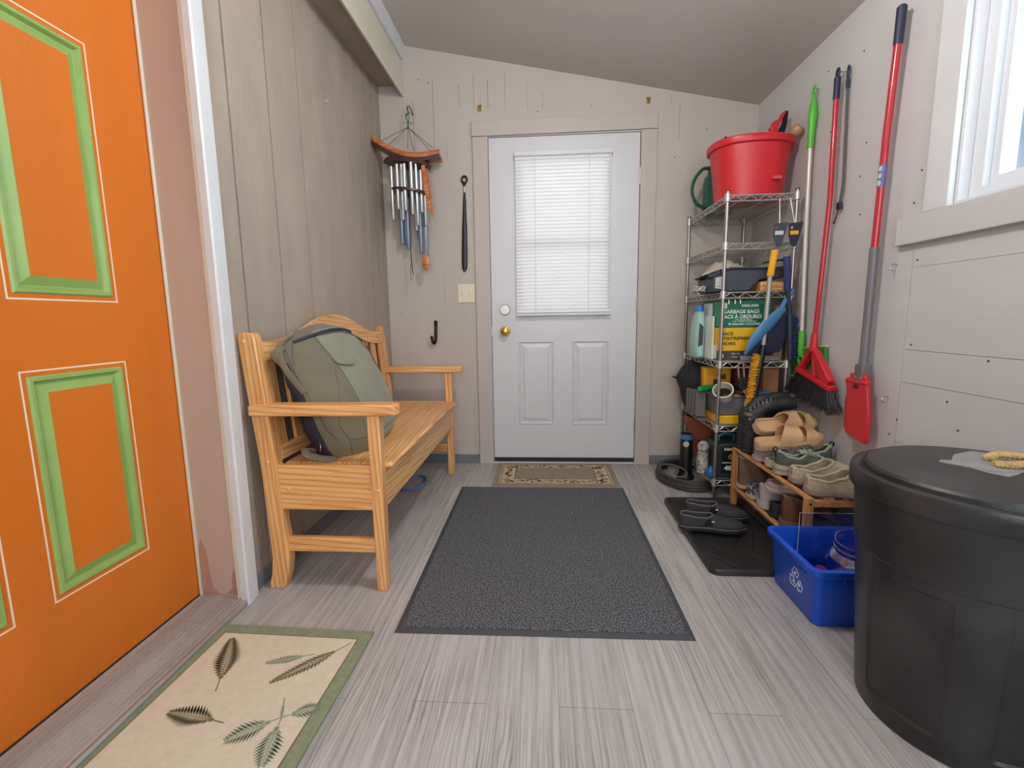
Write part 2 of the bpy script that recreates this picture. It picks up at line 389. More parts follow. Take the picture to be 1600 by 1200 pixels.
# window casing, apron board
b = MB(); b.box(XR-.020, XR, W0, -1.345, WZ0, 2.15); b.box(XR-.020, XR, W1-.1, W1, WZ0, 2.15); b.box(XR-.020, XR, W1, W0, WZ1, 2.15)
struct('trim_4', b, M['white'], bevel=.003)
b = MB(); b.box(XR-.022, XR, -2.85, -1.236, 1.190, WZ0); struct('trim_5', b, M['wallR'], bevel=.003)
w1 = bpy.data.objects.new('window_1', None); COL.objects.link(w1); w1.location = (XR, W0, WZ0); w1['kind'] = 'structure'
bs_ = (XR, W0, WZ0)
b = MB()
for (y0, y1, z0, z1) in [(W0, W0-.012, WZ0, WZ1), (W1+.012, W1, WZ0, WZ1), (W0-.012, W1+.012, WZ1-.012, WZ1), (W0-.012, W1+.012, WZ0, WZ0+.012)]:
    b.box(XR, XR+.07, y0, y1, z0, z1)
build('jamb', b, M['white'], bs_, w1, bevel=.002)
b = MB()
f0, f1, g0, g1 = W0-.012, W1+.012, WZ0+.012, WZ1-.012
for (y0, y1, z0, z1) in [(f0, f0-.045, g0, g1), (f1+.045, f1, g0, g1), (f0-.045, f1+.045, g1-.045, g1), (f0-.045, f1+.045, g0, g0+.030)]:
    b.box(XR+.030, XR+.12, y0, y1, z0, z1)
b.box(XR+.045, XR+.11, -2.03, -2.08, g0+.03, g1-.045)
build('window_frame', b, M['vinyl'], bs_, w1, bevel=.004)
b = MB()
for (y0, y1) in [(f0-.045, -2.03), (-2.08, f1+.045)]:
    for (a, c, z0, z1) in [(y0, y0-.028, g0+.03, g1-.045), (y1+.028, y1, g0+.03, g1-.045), (y0-.028, y1+.028, g1-.073, g1-.045), (y0-.028, y1+.028, g0+.03, g0+.055)]:
        b.box(XR+.048, XR+.095, a, c, z0, z1)
build('sash', b, M['vinyl'], bs_, w1, bevel=.004)
b = MB(); b.box(XR+.070, XR+.074, f0-.07, -2.05, g0+.05, g1-.07); b.box(XR+.070, XR+.074, -2.06, f1+.07, g0+.05, g1-.07)
M['glass'] = glassy('window_glass', (245, 250, 252)); build('pane', b, M['glass'], bs_, w1, smooth=0)
# wall behind the camera; its unseen window is added for the fill light
b = MB(); F = -4.65
b.box(-.92, -.30, F-.1, F, 0, 2.7); b.box(1.40, 1.75, F-.1, F, 0, 2.3); b.box(-.30, 1.40, F-.1, F, 0, .8); b.box(-.30, 1.40, F-.1, F, 2.1, 2.3)
b.box(-.30, .6, F-.1, F, 2.3, 2.4)
struct('wall_front', b, M['wall'], smooth=0)
w2 = bpy.data.objects.new('added_rear_window', None); COL.objects.link(w2); w2.location = (.55, F, .8); w2['kind'] = 'structure'
b = MB()
for (x0, x1, z0, z1) in [(-.30, -.24, .8, 2.1), (1.34, 1.40, .8, 2.1), (-.3, 1.4, .8, .86), (-.3, 1.4, 2.04, 2.1), (.52, .58, .8, 2.1)]:
    b.box(x0, x1, F-.08, F-.01, z0, z1)
build('window_frame', b, M['vinyl'], (.55, F, .8), w2, bevel=.004)
b = MB(); b.box(-.24, 1.34, F-.05, F-.045, .86, 2.04); build('pane', b, M['glass'], (.55, F, .8), w2, smooth=0)

# ------------------------------------------------------------ white entry door
b = MB(); b.box(-.097, -.004, -.019, 0, 0, 2.055); struct('trim_6', b, M['trim'], bevel=.002)
b = MB(); b.box(.918, 1.012, -.019, 0, 0, 2.060); struct('trim_7', b, M['trim'], bevel=.002)
b = MB(); b.prism([(-.102, 2.057), (1.014, 2.062), (1.012, 2.150), (-.100, 2.145)], -.022, 0, 'y'); struct('trim_8', b, M['trim'], bevel=.002)
b = MB(); b.box(-.025, -.004, .0, .12, 0, 2.075); b.box(.918, .939, 0, .12, 0, 2.075); b.box(-.004, .918, 0, .12, 2.055, 2.075); b.box(-.004, .918, .0, .12, 0, .012)
struct('trim_9', b, M['white'])
d1 = bpy.data.objects.new('door_1', None); COL.objects.link(d1); d1.location = (.457, .02, .0); d1['kind'] = 'structure'
DB = (.457, .02, .0)
GX0, GX1, GZ0, GZ1 = .195, .715, 1.015, 1.915
b = MB()
for (x0, x1, z0, z1) in [(.0, GX0, .040, 2.05), (GX1, .914, .040, 2.05), (GX0, GX1, GZ1, 2.05), (GX0, GX1, .87, GZ0), (GX0, GX1, .040, .20)]:
    b.box(x0, x1, .0, .044, z0, z1)
b.box(GX0, GX1, .0045, .04, .20, .87)
b.box(GX0, .185, 0, .03, .2, .87)
def raised(b, x0, x1, z0, z1, y=0):
    # frame field around, ogee groove and raised centre
    R = []
    for o_, yy in [(0, y), (.004, y-.004), (.010, y-.004), (.016, y+.007), (.022, y+.007), (.045, y-.0015), (.052, y-.0015)]:
        R.append([(x0+o_, yy, z0+o_), (x1-o_, yy, z0+o_), (x1-o_, yy, z1-o_), (x0+o_, yy, z1-o_)])
    b.rings(R, True, False, True)
for x0, x1 in [(.165, .398), (.513, .746)]:
    raised(b, x0, x1, .262, .815, .0)
b.box(.398, .513, 0, .02, .2, .87)
for x0, x1 in [(.165, .398), (.513, .746)]:
    b.box(x0, x1, 0, .02, .2, .262); b.box(x0, x1, 0, .02, .815, .87)
b.box(.715, .746, 0, .0, .2, .2)
b.box(.746, .914, 0, .02, .2, .87); b.box(0, .165, 0, .02, .2, .87)
# the two panels cut through the stiles: rebuild slab without covering them
b2 = MB()
for (x0, x1, z0, z1) in [(.0, .165, .04, 2.05), (.746, .914, .04, 2.05), (.165, .746, .04, .262), (.165, .746, .815, GZ0), (.398, .513, .262, .815), (.165, GX0, GZ0, 2.05), (GX1, .746, GZ0, 2.05), (GX0, GX1, GZ1, 2.05)]:
    b2.box(x0, x1, 0, .044, z0, z1)
for x0, x1 in [(.165, .398), (.513, .746)]:
    raised(b2, x0, x1, .262, .815, .0); b2.box(x0, x1, .03, .044, .262, .815)
build('door_slab', b2, M['doorw'], DB, d1, smooth=0)
b = MB()
for (x0, x1, z0, z1) in [(GX0-.022, GX0+.012, GZ0-.022, GZ1+.022), (GX1-.012, GX1+.022, GZ0-.022, GZ1+.022), (GX0, GX1, GZ1-.012, GZ1+.022), (GX0, GX1, GZ0-.022, GZ0+.012)]:
    b.box(x0, x1, -.012, .05, z0, z1)
b.box(GX0+.012, GX1-.012, -.014, .034, 1.400, 1.446)
build('window_frame', b, M['doorw'], DB, d1, bevel=.004)
b = MB(); b.box(GX0, GX1, .022, .026, GZ0, GZ1); build('pane', b, M['glass'], DB, d1, smooth=0)
b = MB(); b.box(.0, .914, -.004, .044, .012, .040); build('door_sweep', b, M['dark'], DB, d1)
b = MB(); b.cyl((.085, 0, .878), (.085, -.012, .878), .033, .030, 28); b.cyl((.085, -.012, .878), (.085, -.03, .878), .012, n=16)
R = [(.012, 0), (.022, .004), (.0275, .014), (.0275, .024), (.022, .034), (.010, .038), (.001, .038)]
b.lathe(R, M=Matrix.Translation((.085, -.028, .878)) @ Matrix.Rotation(PI/2, 4, 'X'))
build('door_knob', b, M['brass'], DB, d1)
b = MB(); b.cyl((.085, 0, 1.013), (.085, -.016, 1.013), .034, .029, 28); b.cyl((.085, -.016, 1.013), (.085, -.020, 1.013), .018, n=20)
b.box(.082, .088, -.034, -.018, .999, 1.027)
build('deadbolt', b, M['steel'], DB, d1)
for z in (1.80, 1.04, .262):
    b = MB(); b.box(.9135, .926, -.0015, .0, z-.05, z+.05); b.cyl((.9165, -.006, z-.05), (.9165, -.006, z+.05), .0055, n=10)
    build('hinge', b, M['steel'], DB, d1)
b = MB(); b.box(-.0045, .0, -.002, .03, .845, .905); build('strike_plate', b, M['steel'], DB, d1)

# mini blind on the door
bl = Thing('window_blind', 'white horizontal mini blind lowered over the glass of the white back door', 'window blind', (.453, -.02, .975))
M['slat'] = mat('blind_slat', (235, 236, 236), .45, var=.01)
n_ = M['slat'].node_tree.nodes; l_ = M['slat'].node_tree.links
tr = n_.new('ShaderNodeBsdfTranslucent'); tr.inputs['Color'].default_value = (.85, .86, .86, 1); mx = n_.new('ShaderNodeMixShader'); mx.inputs[0].default_value = .012
l_.new(n_['Principled BSDF'].outputs[0], mx.inputs[1]); l_.new(tr.outputs[0], mx.inputs[2]); l_.new(mx.outputs[0], n_['Material Output'].inputs['Surface'])
b = MB(); b.box(.158, .748, -.050, -.022, 1.925, 1.955); bl.part('head_rail', b, M['white'], bevel=.003)
b = MB(); z = 1.915
ta = math.radians(70)
while z > .995:
    R = []
    for j in range(5):
        q = (j-2)/2; u = q*.0125; c_ = .0022*(1-q*q)
        yy = -.036 + u*math.cos(ta) + c_*math.sin(ta); zz = z + u*math.sin(ta) - c_*math.cos(ta)
        R.append([(.162, yy, zz), (.744, yy, zz)])
    b.rings(R, False)
    z -= .0212
o = bl.part('slats', b, M['slat'])
b = MB(); b.box(.160, .746, -.046, -.026, .972, .988); bl.part('bottom_rail', b, M['white'], bevel=.003)
b = MB()
for x in (.283, .610):
    b.tube([(x, -.0485, 1.925), (x, -.0485, .985)], .0012, 5); b.tube([(x, -.0235, 1.925), (x, -.0235, .985)], .0012, 5)
bl.part('ladder_cord', b, M['white'])
b = MB(); b.tube([(.733, -.052, 1.93), (.735, -.053, 1.5), (.733, -.052, 1.02)], .0035, 8); bl.part('tilt_wand', b, M['vinyl'])

# ------------------------------------------------------------ orange door and its frame on the left
XD = -.860
HY = -1.602; LY = -2.52
b = MB()   # jambs
for (y0, y1) in [(-1.600, -1.625), (-2.640, -2.615)]:
    pass
b.box(-.93, -.722, -1.605, -1.600, 0, 2.10); 
b.box(-.93, -.722, -1.6, -1.585, 0, 2.10)
b.m = 1   # paint worn off near the threshold
for P in ([(-.852, .03), (-.848, .20), (-.838, .235), (-.822, .19), (-.818, .12), (-.812, .06), (-.790, .035), (-.765, .032), (-.742, .06), (-.738, .11), (-.728, .125), (-.724, .03)],):
    b.prism(P, -1.6054, -1.6048, 'y')
struct('trim_10', b, [M['trimpink'], mat('worn_jamb', (176, 138, 122), .6, var=.1, vs_=20, stretch=(1, 1, .2))], smooth=0)
b = MB(); b.box(-.722, -.708, -1.612, -1.600, 0.0, 2.10); struct('trim_11', b, M['cream'], bevel=.002)
b = MB(); b.box(-.708, -.7015, -1.612, -1.600, 0, 2.10); b.box(-.7015, -.6935, -1.615, -1.600, 0, 2.10); struct('trim_12', b, M['trimpink'])
b = MB(); b.prism([(-.706, -1.616), (-.684, -1.616), (-.680, -1.610), (-.680, -1.590), (-.683, -1.587), (-.683, -1.572), (-.686, -1.569), (-.686, -1.553), (-.690, -1.545), (-.706, -1.545)], 0, 2.17)
struct('trim_13', b, M['white'], smooth=0)
b = MB(); b.box(XD-.005, XD+.010, -1.606, -1.6, .03, 2.08); b.box(XD+.002, XD+.009, -1.612, -1.604, .03, 2.08); struct('trim_14', b, M['cream'], bevel=.002)
b = MB(); b.box(-.93, -.722, -2.64, -2.60, 0, 2.1); b.box(-.93, -.722, -2.64, -1.60, 2.08, 2.12); struct('trim_15', b, M['trimpink'], bevel=.002)
b = MB(); b.box(-.715, -.697, -2.70, -2.62, 0, 2.17); b.box(-.715, -.697, -2.62, -1.55, 2.10, 2.17); struct('trim_16', b, M['white'], bevel=.002)
# threshold with ribs
b = MB()
b.prism([(-.93, 0), (-.690, 0), (-.690, .016), (-.700, .019), (-.845, .030), (-.93, .030)], -2.60, -1.606, 'y')
for i in range(9):
    x = -.835 + i*.0152; zz = .019 + (-.700-x)*(.011/.145)
    b.box(x, x+.006, -2.6, -1.606, zz-.004, zz+.0038)
struct('trim_17', b, M['sill'], smooth=0)
b = MB(); b.prism([(-.692, 0), (-.684, 0), (-.684, .014), (-.690, .0205), (-.697, .0205), (-.697, .018)], -2.60, -1.617, 'y'); struct('trim_18', b, M['alu'], smooth=0)
# door slab
d2 = bpy.data.objects.new('door_2', None); COL.objects.link(d2); d2.location = (XD-.02, -2.1, .0); d2['kind'] = 'structure'
DB2 = (XD-.02, -2.1, 0)
D0, D1 = -1.606, -2.598
pans = [(-1.795, -2.045, .302, .843), (-1.795, -2.045, 1.034, 1.672), (-2.160, -2.410, .302, .843), (-2.160, -2.410, 1.034, 1.672)]
ycuts = [D0, -1.795, -2.045, -2.160, -2.410, D1]; zcuts = [.034, .302, .843, 1.034, 1.672, 2.078]
b = MB()
for i in range(5):
    for j in range(5):
        if i in (1, 3) and j in (1, 3): continue
        b.box(XD-.04, XD, ycuts[i], ycuts[i+1], zcuts[j], zcuts[j+1])
for (ya, yb, z0, z1) in pans: b.box(XD-.04, XD-.02, ya, yb, z0, z1)
build('door_slab', b, M['orange'], DB2, d2, smooth=0)
for (ya, yb, z0, z1) in pans:
    b = MB(); R = []
    for o_, xx in [(0, XD), (.004, XD+.005), (.011, XD+.005), (.017, XD-.006), (.021, XD-.006), (.041, XD+.003), (.043, XD+.003)]:
        R.append([(xx, ya-o_, z0+o_), (xx, yb+o_, z0+o_), (xx, yb+o_, z1-o_), (xx, ya-o_, z1-o_)])
    b.rings(R, True, False, False); pm = build('panel_moulding', b, M['green'], DB2, d2, smooth=0); pm['label'] = 'green painted panel moulding'
    b = MB(); o_ = .042; b.box(XD-.018, XD+.0034, ya-o_, yb+o_, z0+o_, z1-o_); build('raised_panel', b, M['orange'], DB2, d2, smooth=0)
    b = MB()
    for (p, q, r_, s_) in [(ya+.014, ya+.010, z0-.014, z1+.014), (yb-.010, yb-.014, z0-.014, z1+.014)]: b.box(XD, XD+.0006, p, q, r_, s_)
    for zz in (z0-.014, z1+.010): b.box(XD, XD+.0006, ya+.010, yb-.010, zz, zz+.004)
    ln = build('painted_line', b, M['liner'], DB2, d2, smooth=0); ln['label'] = 'thin cream line painted around a panel'
b = MB(); b.box(XD-.03, XD+.004, D1, D0, .020, .034); build('door_sweep', b, M['dark'], DB2, d2)
b = MB(); b.lathe([(.03, 0), (.03, .01), (.012, .014), (.012, .04), (.027, .05), (.027, .07), (.012, .078), (.001, .078)], M=Matrix.Translation((XD, -2.53, .95)) @ Matrix.Rotation(PI/2, 4, 'Y'))
build('door_knob', b, M['brass'], DB2, d2)
# ------------------------------------------------------------ wooden bench
BX = .006
bn = Thing('storage_bench', 'honey coloured pine bench with slatted arched back and armrests by the siding wall', 'bench', (-.45, -.86, 0))
def leg_rear(y0, y1):
    P = [(-.678, 0), (-.618, 0), (-.602, .05), (-.594, .10), (-.592, .16), (-.600, .24), (-.605, .33), (-.609, .46), (-.624, .64), (-.650, .905), (-.655, .918), (-.664, .925), (-.700, .925), (-.708, .920), (-.712, .908), (-.690, .68), (-.668, .46), (-.660, .24), (-.655, .12), (-.664, .05)]
    return MB().prism([(x+BX, z) for x, z in P], y0, y1, 'y')
Y0, Y1 = -1.512, -.198        # near and far faces
for (a, c) in [(Y0, Y0+.045), (Y1-.045, Y1)]:
    bn.part('back_post', leg_rear(a, c), M['pineZ'], bevel=.004)
    b = MB(); b.prism([(-.274+BX, 0), (-.236+BX, 0), (-.234+BX, .64), (-.278+BX, .64)], a, c, 'y')
    bn.part('front_leg', b, M['pineZ'], bevel=.004)
    # armrest
    b = MB(); a0, a1 = a-.012, c+.012
    b.prism([(-.690+BX, a0), (-.20+BX, a0), (-.175+BX, a0+.012), (-.166+BX, (a0+a1)/2), (-.175+BX, a1-.012), (-.20+BX, a1), (-.690+BX, a1)], .639, .679)
    bn.part('armrest', b, M['pineX'], bevel=.008, seg=3)
    b = MB(); b.box(-.600+BX, -.262+BX, a+.010, c-.010, .14, .192); bn.part('stretcher', b, M['pineX'], bevel=.003)
    b = MB(); b.box(-.612+BX, -.270+BX, a+.006, c-.012, .300, .462); bn.part('side_panel', b, M['pineX'], bevel=.002)
    ysg = a if a == Y0 else c
    sg = -1 if a == Y0 else 1
    for x, z, off in [(-.575, .375, .006), (-.252, .372, 0), (-.687, .895, 0), (-.64, .475, 0)]:
        yy = ysg + (off if sg < 0 else -off*2)
        bn.part('wood_plug', MB().ball((x+BX, yy, z), .0075, .004, .0075, 12, 6), M['plug'])
b = MB(); b.box(-.262+BX, -.240+BX, Y0+.045, Y1-.045, .298, .440); bn.part('front_apron', b, M['pineY'], bevel=.003)
b = MB(); b.box(-.615+BX, -.595+BX, Y0+.045, Y1-.045, .298, .440); bn.part('rear_apron', b, M['pineY'], bevel=.003)
b = MB(); b.box(-.600+BX, -.255+BX, Y0+.04, Y1-.04, .298, .308); bn.part('storage_floor', b, M['pineX'])
b = MB(); b.box(-.608+BX, -.212+BX, Y0+.047, Y1-.047, .440, .461); bn.part('seat', b, M['pineY'], bevel=.009, seg=3)
def backx(z): return -.622 - (z-.46)*.092 + BX       # leaning plane of the back
def slab_back(b, poly, th):
    """poly in (y,z); extruded across thickness in the leaning plane"""
    n = len(poly)
    f = [(backx(z)+th/2, y, z) for y, z in poly]; k = [(backx(z)-th/2, y, z) for y, z in poly]
    b.add(f+k, [list(range(n)), [n+i for i in range(n)][::-1]] + [(i, n+i, n+(i+1) % n, (i+1) % n) for i in range(n)])
ya, yb = Y0+.045, Y1-.045
def topz(t, lo):
    # camel-back curve
    s_ = abs(2*t-1)
    e = math.cos(min(s_/.86, 1)*PI)*.5+.5
    return (.828 if lo else .893) + (.074 if lo else .098)*e
P = [(ya+(yb-ya)*i/40, topz(i/40, 0)) for i in range(41)] + [(ya+(yb-ya)*i/40, topz(i/40, 1)) for i in range(40, -1, -1)]
b = MB()
for i in range(40):
    a, c = i, i+1
    slab_back(b, [P[a], P[c], P[81-c], P[81-a]], .026)
bn.part('top_rail', b, M['pineY'])
b = MB(); slab_back(b, [(ya, .470), (yb, .470), (yb, .520), (ya, .520)], .026); bn.part('lower_rail', b, M['pineY'], bevel=.003)
for i in range(11):
    y = -1.429 + i*.1148
    b = MB(); t = (y-ya)/(yb-ya)
    slab_back(b, [(y-.026, .515), (y+.026, .515), (y+.026, topz(t, 1)+.012), (y-.026, topz(t, 1)+.012)], .014)
    bn.part('back_slat', b, M['pineZ'], bevel=.002)

# ------------------------------------------------------------ backpack on the bench
M['bag'] = mat('olive_canvas', (112, 105, 84), .75, var=.06, vs_=7, bump=.25, bs=180, sheen=.2)
M['bagL'] = mat('sage_canvas', (132, 134, 110), .7, var=.06, vs_=7, bump=.25, bs=180, sheen=.2)
M['bagD'] = mat('navy_grey_mesh', (44, 46, 60), .8, var=.12, vs_=12, bump=.2, bs=150)
M['zip'] = mat('zip_grey', (88, 88, 86), .5)
bag = Thing('backpack', 'olive green travel backpack leaning on the slatted back of the pine bench', 'backpack', (-.47, -1.15, .462))
ctrl = [
 [(-.44, -1.415, .463), (-.345, -1.305, .463), (-.352, -1.12, .465), (-.372, -.955, .472), (-.44, -.905, .480), (-.545, -.93, .475), (-.572, -1.12, .465), (-.55, -1.33, .463)],
 [(-.462, -1.447, .54), (-.335, -1.325, .53), (-.330, -1.12, .53), (-.358, -.915, .54), (-.43, -.868, .55), (-.570, -.90, .54), (-.588, -1.12, .53), (-.575, -1.34, .53)],
 [(-.500, -1.455, .66), (-.372, -1.338, .67), (-.362, -1.14, .67), (-.385, -.960, .67), (-.450, -.915, .68), (-.588, -.935, .66), (-.603, -1.14, .66), (-.592, -1.37, .65)],
 [(-.545, -1.462, .78), (-.432, -1.352, .80), (-.410, -1.17, .80), (-.425, -1.015, .80), (-.488, -.965, .80), (-.598, -.98, .78), (-.612, -1.16, .78), (-.604, -1.40, .77)],
 [(-.575, -1.452, .858), (-.492, -1.362, .885), (-.466, -1.20, .893), (-.470, -1.065, .888), (-.522, -1.015, .885), (-.604, -1.03, .87), (-.617, -1.18, .865), (-.610, -1.41, .85)],
 [(-.590, -1.40, .885), (-.530, -1.335, .922), (-.505, -1.21, .935), (-.508, -1.10, .925), (-.545, -1.055, .918), (-.600, -1.07, .912), (-.610, -1.19, .912), (-.606, -1.38, .885)],
 [(-.592, -1.32, .925), (-.565, -1.28, .945), (-.550, -1.20, .952), (-.552, -1.14, .945), (-.572, -1.11, .94), (-.598, -1.12, .938), (-.602, -1.19, .94), (-.600, -1.31, .928)]]
KU = 6
RR = [cr(r, KU, True) for r in ctrl]
ROWS = []
cols = [cr([RR[j][i] for j in range(len(RR))], 5) for i in range(len(RR[0]))]
NR = len(cols[0]); NU = len(cols)
GRID = [[cols[i][j] for i in range(NU)] for j in range(NR)]
def bagS(u, v, off=0.0):
    """u in 0..8 (control column), v in 0..6 (control level)"""
    fu = (u % 8)*KU; fv = max(0, min(v, 6))*5
    i0 = int(fu) % NU; i1 = (i0+1) % NU; j0 = min(int(fv), NR-1); j1 = min(j0+1, NR-1); a = fu-int(fu); c = fv-int(fv)
    p = (GRID[j0][i0]*(1-a)+GRID[j0][i1]*a)*(1-c) + (GRID[j1][i0]*(1-a)+GRID[j1][i1]*a)*c
    if off:
        cc = sum(GRID[j0], Vector())/NU; d = (p-cc); d.z *= .3 if v < 5 else 1; p = p + d.normalized()*off
    return p
# wrinkles
for j in range(NR):
    for i in range(NU):
        p = GRID[j][i]; c = sum(GRID[j], Vector())/NU
        if 2 < j < NR-3:
            w_ = math.sin(i*1.3+j*.9)*.0022 + math.sin(i*.55-j*1.7)*.0025
            GRID[j][i] = p + (p-c).normalized()*w_
b = MB(); base_k = 0
vsx = [p for r in GRID for p in r]; fs = []; mi = []
for j in range(NR-1):
    for i in range(NU):
        fs.append((j*NU+i, j*NU+(i+1) % NU, (j+1)*NU+(i+1) % NU, (j+1)*NU+i))
        u = i/KU; v = j/5
        if 4.6 <= u < (7.95 if v < 3.4 else 7.5): mi.append(2)
        elif 1.0 <= u < 3.3 and v < 5: mi.append(1)
        else: mi.append(0)
fs.append(list(range(NU))[::-1]); mi.append(0); fs.append([(NR-1)*NU+i for i in range(NU)]); mi.append(0)
b.add(vsx, fs); b.mi = mi
bag.part('body', b, [M['bag'], M['bagL'], M['bagD']], smooth=60)
def seam(name, pts, r, m, off=.001, flat=1.0, n=6, k=8, **kw):
    P = []
    for a in range(len(pts)-1):
        for q in range(k):
            t = q/k; P.append(bagS(pts[a][0]*(1-t)+pts[a+1][0]*t, pts[a][1]*(1-t)+pts[a+1][1]*t, off))
    P.append(bagS(*pts[-1], off))
    return bag.part(name, MB().tube(P, r, n, flat=flat), m, **kw)
seam('zipper', [(3.35, .2), (3.3, 2), (3.2, 3.5), (3.0, 4.2), (2.2, 4.45), (1.0, 4.5)], .004, M['zip'], .001)
seam('zipper', [(.35, 4.5), (1.0, 4.55), (1.8, 4.72), (2.6, 4.7), (3.4, 4.5)], .0085, M['bagD'], .000)
seam('seam', [(1.0, 4.4), (1.0, 3.2), (1.05, 1.4), (1.0, .2)], .0018, M['zip'], .0005)
seam('seam', [(1.0, 3.25), (.45, 1.4), (.55, .9)], .0014, M['zip'], .0005)
seam('seam', [(0.05, 4.3), (0.1, 2.4), (.2, 1.3), (.35, .9)], .0016, M['zip'], .0005)
seam('seam', [(7.6, .95), (.55, .9), (1.4, .92), (3.2, .9)], .0014, M['zip'], .0005)
seam('seam', [(.55, .9), (.5, .1)], .0014, M['zip'], .0005)
seam('seam', [(.35, 4.35), (.15, 3.3)], .0012, M['zip'], .0005)
# zipper pull cord, grab handles, strap
b = MB(); p0 = bagS(3.0, 4.15, .006); p1 = bagS(3.15, 3.4, .010)
b.tube(cr([p0, (p0+p1)/2+Vector((.012, -.006, .004)), p1], 5), .0022, 6); bag.part('zip_pull', b, M['bagD'])
b = MB(); b.tube(cr([bagS(1.0, 3.28, .002), bagS(1.05, 3.05, .006), bagS(1.35, 2.95, .006), bagS(1.55, 2.95, .002)], 5), .0045, 8, flat=.4); bag.part('pocket_tab', b, M['bag'])
b = MB(); b.tube(cr([bagS(7.95, 4.3, .001), bagS(7.9, 3.9, .020), bagS(.0, 3.1, .024), bagS(.05, 2.4, .002)], 8), [.011]*25, 10, flat=.45); bag.part('side_handle', b, M['bag'])
b = MB(); b.tube(cr([bagS(7.7, 5.6, .0), bagS(7.9, 5.3, .035), bagS(.0, 4.75, .035), bagS(7.95, 4.2, .006)], 8), [.009]*25, 10, flat=.4); bag.part('top_handle', b, M['bag'])
b = MB(); b.tube(cr([bagS(7.9, 4.45, .012), bagS(7.85, 3.9, .020)+Vector((-.01, -.01, 0)), bagS(7.8, 3.4, .006)], 6), .013, 8, flat=.5); bag.part('strap_loop', b, M['bag'])
b = MB(); b.tube(cr([(-.50, -1.438, .50), (-.513, -1.475, .512), (-.50, -1.492, .498), (-.468, -1.470, .478), (-.435, -1.455, .469), (-.418, -1.452, .467)], 6), .0125, 10, flat=.25, up=(0, 0, 1)); bag.part('shoulder_strap', b, M['bag'])
b = MB(); b.tube(cr([(-.478, -1.440, .535), (-.468, -1.455, .515), (-.472, -1.452, .494)], 5), .002, 6); bag.part('strap_buckle', b, M['steel'])

# ------------------------------------------------------------ mats on the floor
M['carpet'] = speckle('charcoal_carpet', (50, 51, 55), (138, 139, 144), 230, .40, .64, ribs=42)
M['rubber'] = mat('mat_rubber_border', (70, 72, 77), .55, var=.06, vs_=20)
mt = Thing('entry_mat', 'large charcoal ribbed carpet mat with rubber border in the middle of the floor', 'floor mat', (.32, -1.09, 0))
Rm = Matrix.Translation((.318, -1.094, 0)) @ Matrix.Rotation(math.radians(.35), 4, 'Z')
b = MB(); hw, hl = .458, .637
b.rings([[(-hw, -hl, .0005), (hw, -hl, .0005), (hw, hl, .0005), (-hw, hl, .0005)], [(-hw, -hl, .002), (hw, -hl, .002), (hw, hl, .002), (-hw, hl, .002)], [(-hw+.02, -hl+.025, .005), (hw-.02, -hl+.025, .005), (hw-.02, hl-.02, .005), (-hw+.02, hl-.02, .005)]], M=Rm)
mt.part('rubber_border', b, M['rubber'], smooth=0)
b = MB(); b.box(-hw+.019, hw-.019, -hl+.024, hl-.019, .003, .009, M=Rm); mt.part('carpet_pile', b, M['carpet'], bevel=.002)

M['rugtan'] = mat('rug_taupe', (150, 138, 116), .95, var=.08, vs_=40, bump=.4, bs=260, spec=.1)
M['rugcream'] = mat('rug_cream', (206, 186, 160), .95, var=.05, vs_=40, bump=.4, bs=260, spec=.1)
M['rugbrown'] = mat('rug_brown', (112, 88, 66), .95, var=.1, vs_=40, spec=.1)
M['rugolive'] = mat('rug_olive', (150, 136, 104), .95, var=.1, vs_=40, spec=.1)
M['rugred'] = mat('rug_maroon', (104, 58, 48), .95, var=.1, vs_=40, spec=.1)
def tri_leaf(b, x, y, ang, ln, w, z):
    ca, sa = math.cos(ang), math.sin(ang)
    b.add([(x, y, z), (x+ca*ln*.45-sa*w, y+sa*ln*.45+ca*w, z), (x+ca*ln, y+sa*ln, z), (x+ca*ln*.45+sa*w, y+sa*ln*.45-ca*w, z)], [(0, 3, 2, 1)])
b = MB(); rx0, rx1, ry0, ry1 = .028, .762, -.440, -.022; zt = .006
b.box(rx0, rx1, ry0, ry1, .0008, zt)
b.m = 1; b.box(rx0+.035, rx1-.035, ry0+.035, ry1-.035, zt-.001, zt+.0004)
b.m = 2; b.box(rx0+.125, rx1-.125, ry0+.110, ry1-.110, zt, zt+.0008)
b.m = 3
for (o_, q) in [(.042, .004), (.121, .004)]:
    ox = o_; oy = .042 if o_ < .1 else .106
    for (a, c, d_, e) in [(rx0+ox, rx0+ox+q, ry0+oy, ry1-oy), (rx1-ox-q, rx1-ox, ry0+oy, ry1-oy), (rx0+ox, rx1-ox, ry0+oy, ry0+oy+q*.7), (rx0+ox, rx1-ox, ry1-oy-q*.7, ry1-oy)]:
        b.box(a, c, d_, e, zt, zt+.0012)
rr = random.Random(5)
def scroll(x, y, horiz, k):
    s_ = 1 if k % 2 else -1
    b.m = 4 if k % 3 else 5
    pts = [(-.035, -.012*s_), (-.018, .012*s_), (.0, .0), (.018, -.012*s_), (.035, .010*s_)]
    P = [((x+p, y+q) if horiz else (x+q, y+p)) for p, q in pts]
    b.tube(cr([(px, py, zt+.0008) for px, py in P], 5), .0030, 4, flat=.25)
    for _ in range(7):
        tri_leaf(b, x+rr.uniform(-.03, .03)*(1 if horiz else .5), y+rr.uniform(-.018, .018)*(1 if horiz else 1.7), rr.uniform(0, 6.28), rr.uniform(.018, .036), rr.uniform(.005, .009), zt+.0016)
for i in range(8):
    x = rx0+.10+i*.0765
    scroll(x, ry0+.076, True, i); scroll(x, ry1-.076, True, i+1)
for i in range(4):
    y = ry0+.09+i*.08
    scroll(rx0+.083, y, False, i); scroll(rx1-.083, y, False, i+1)
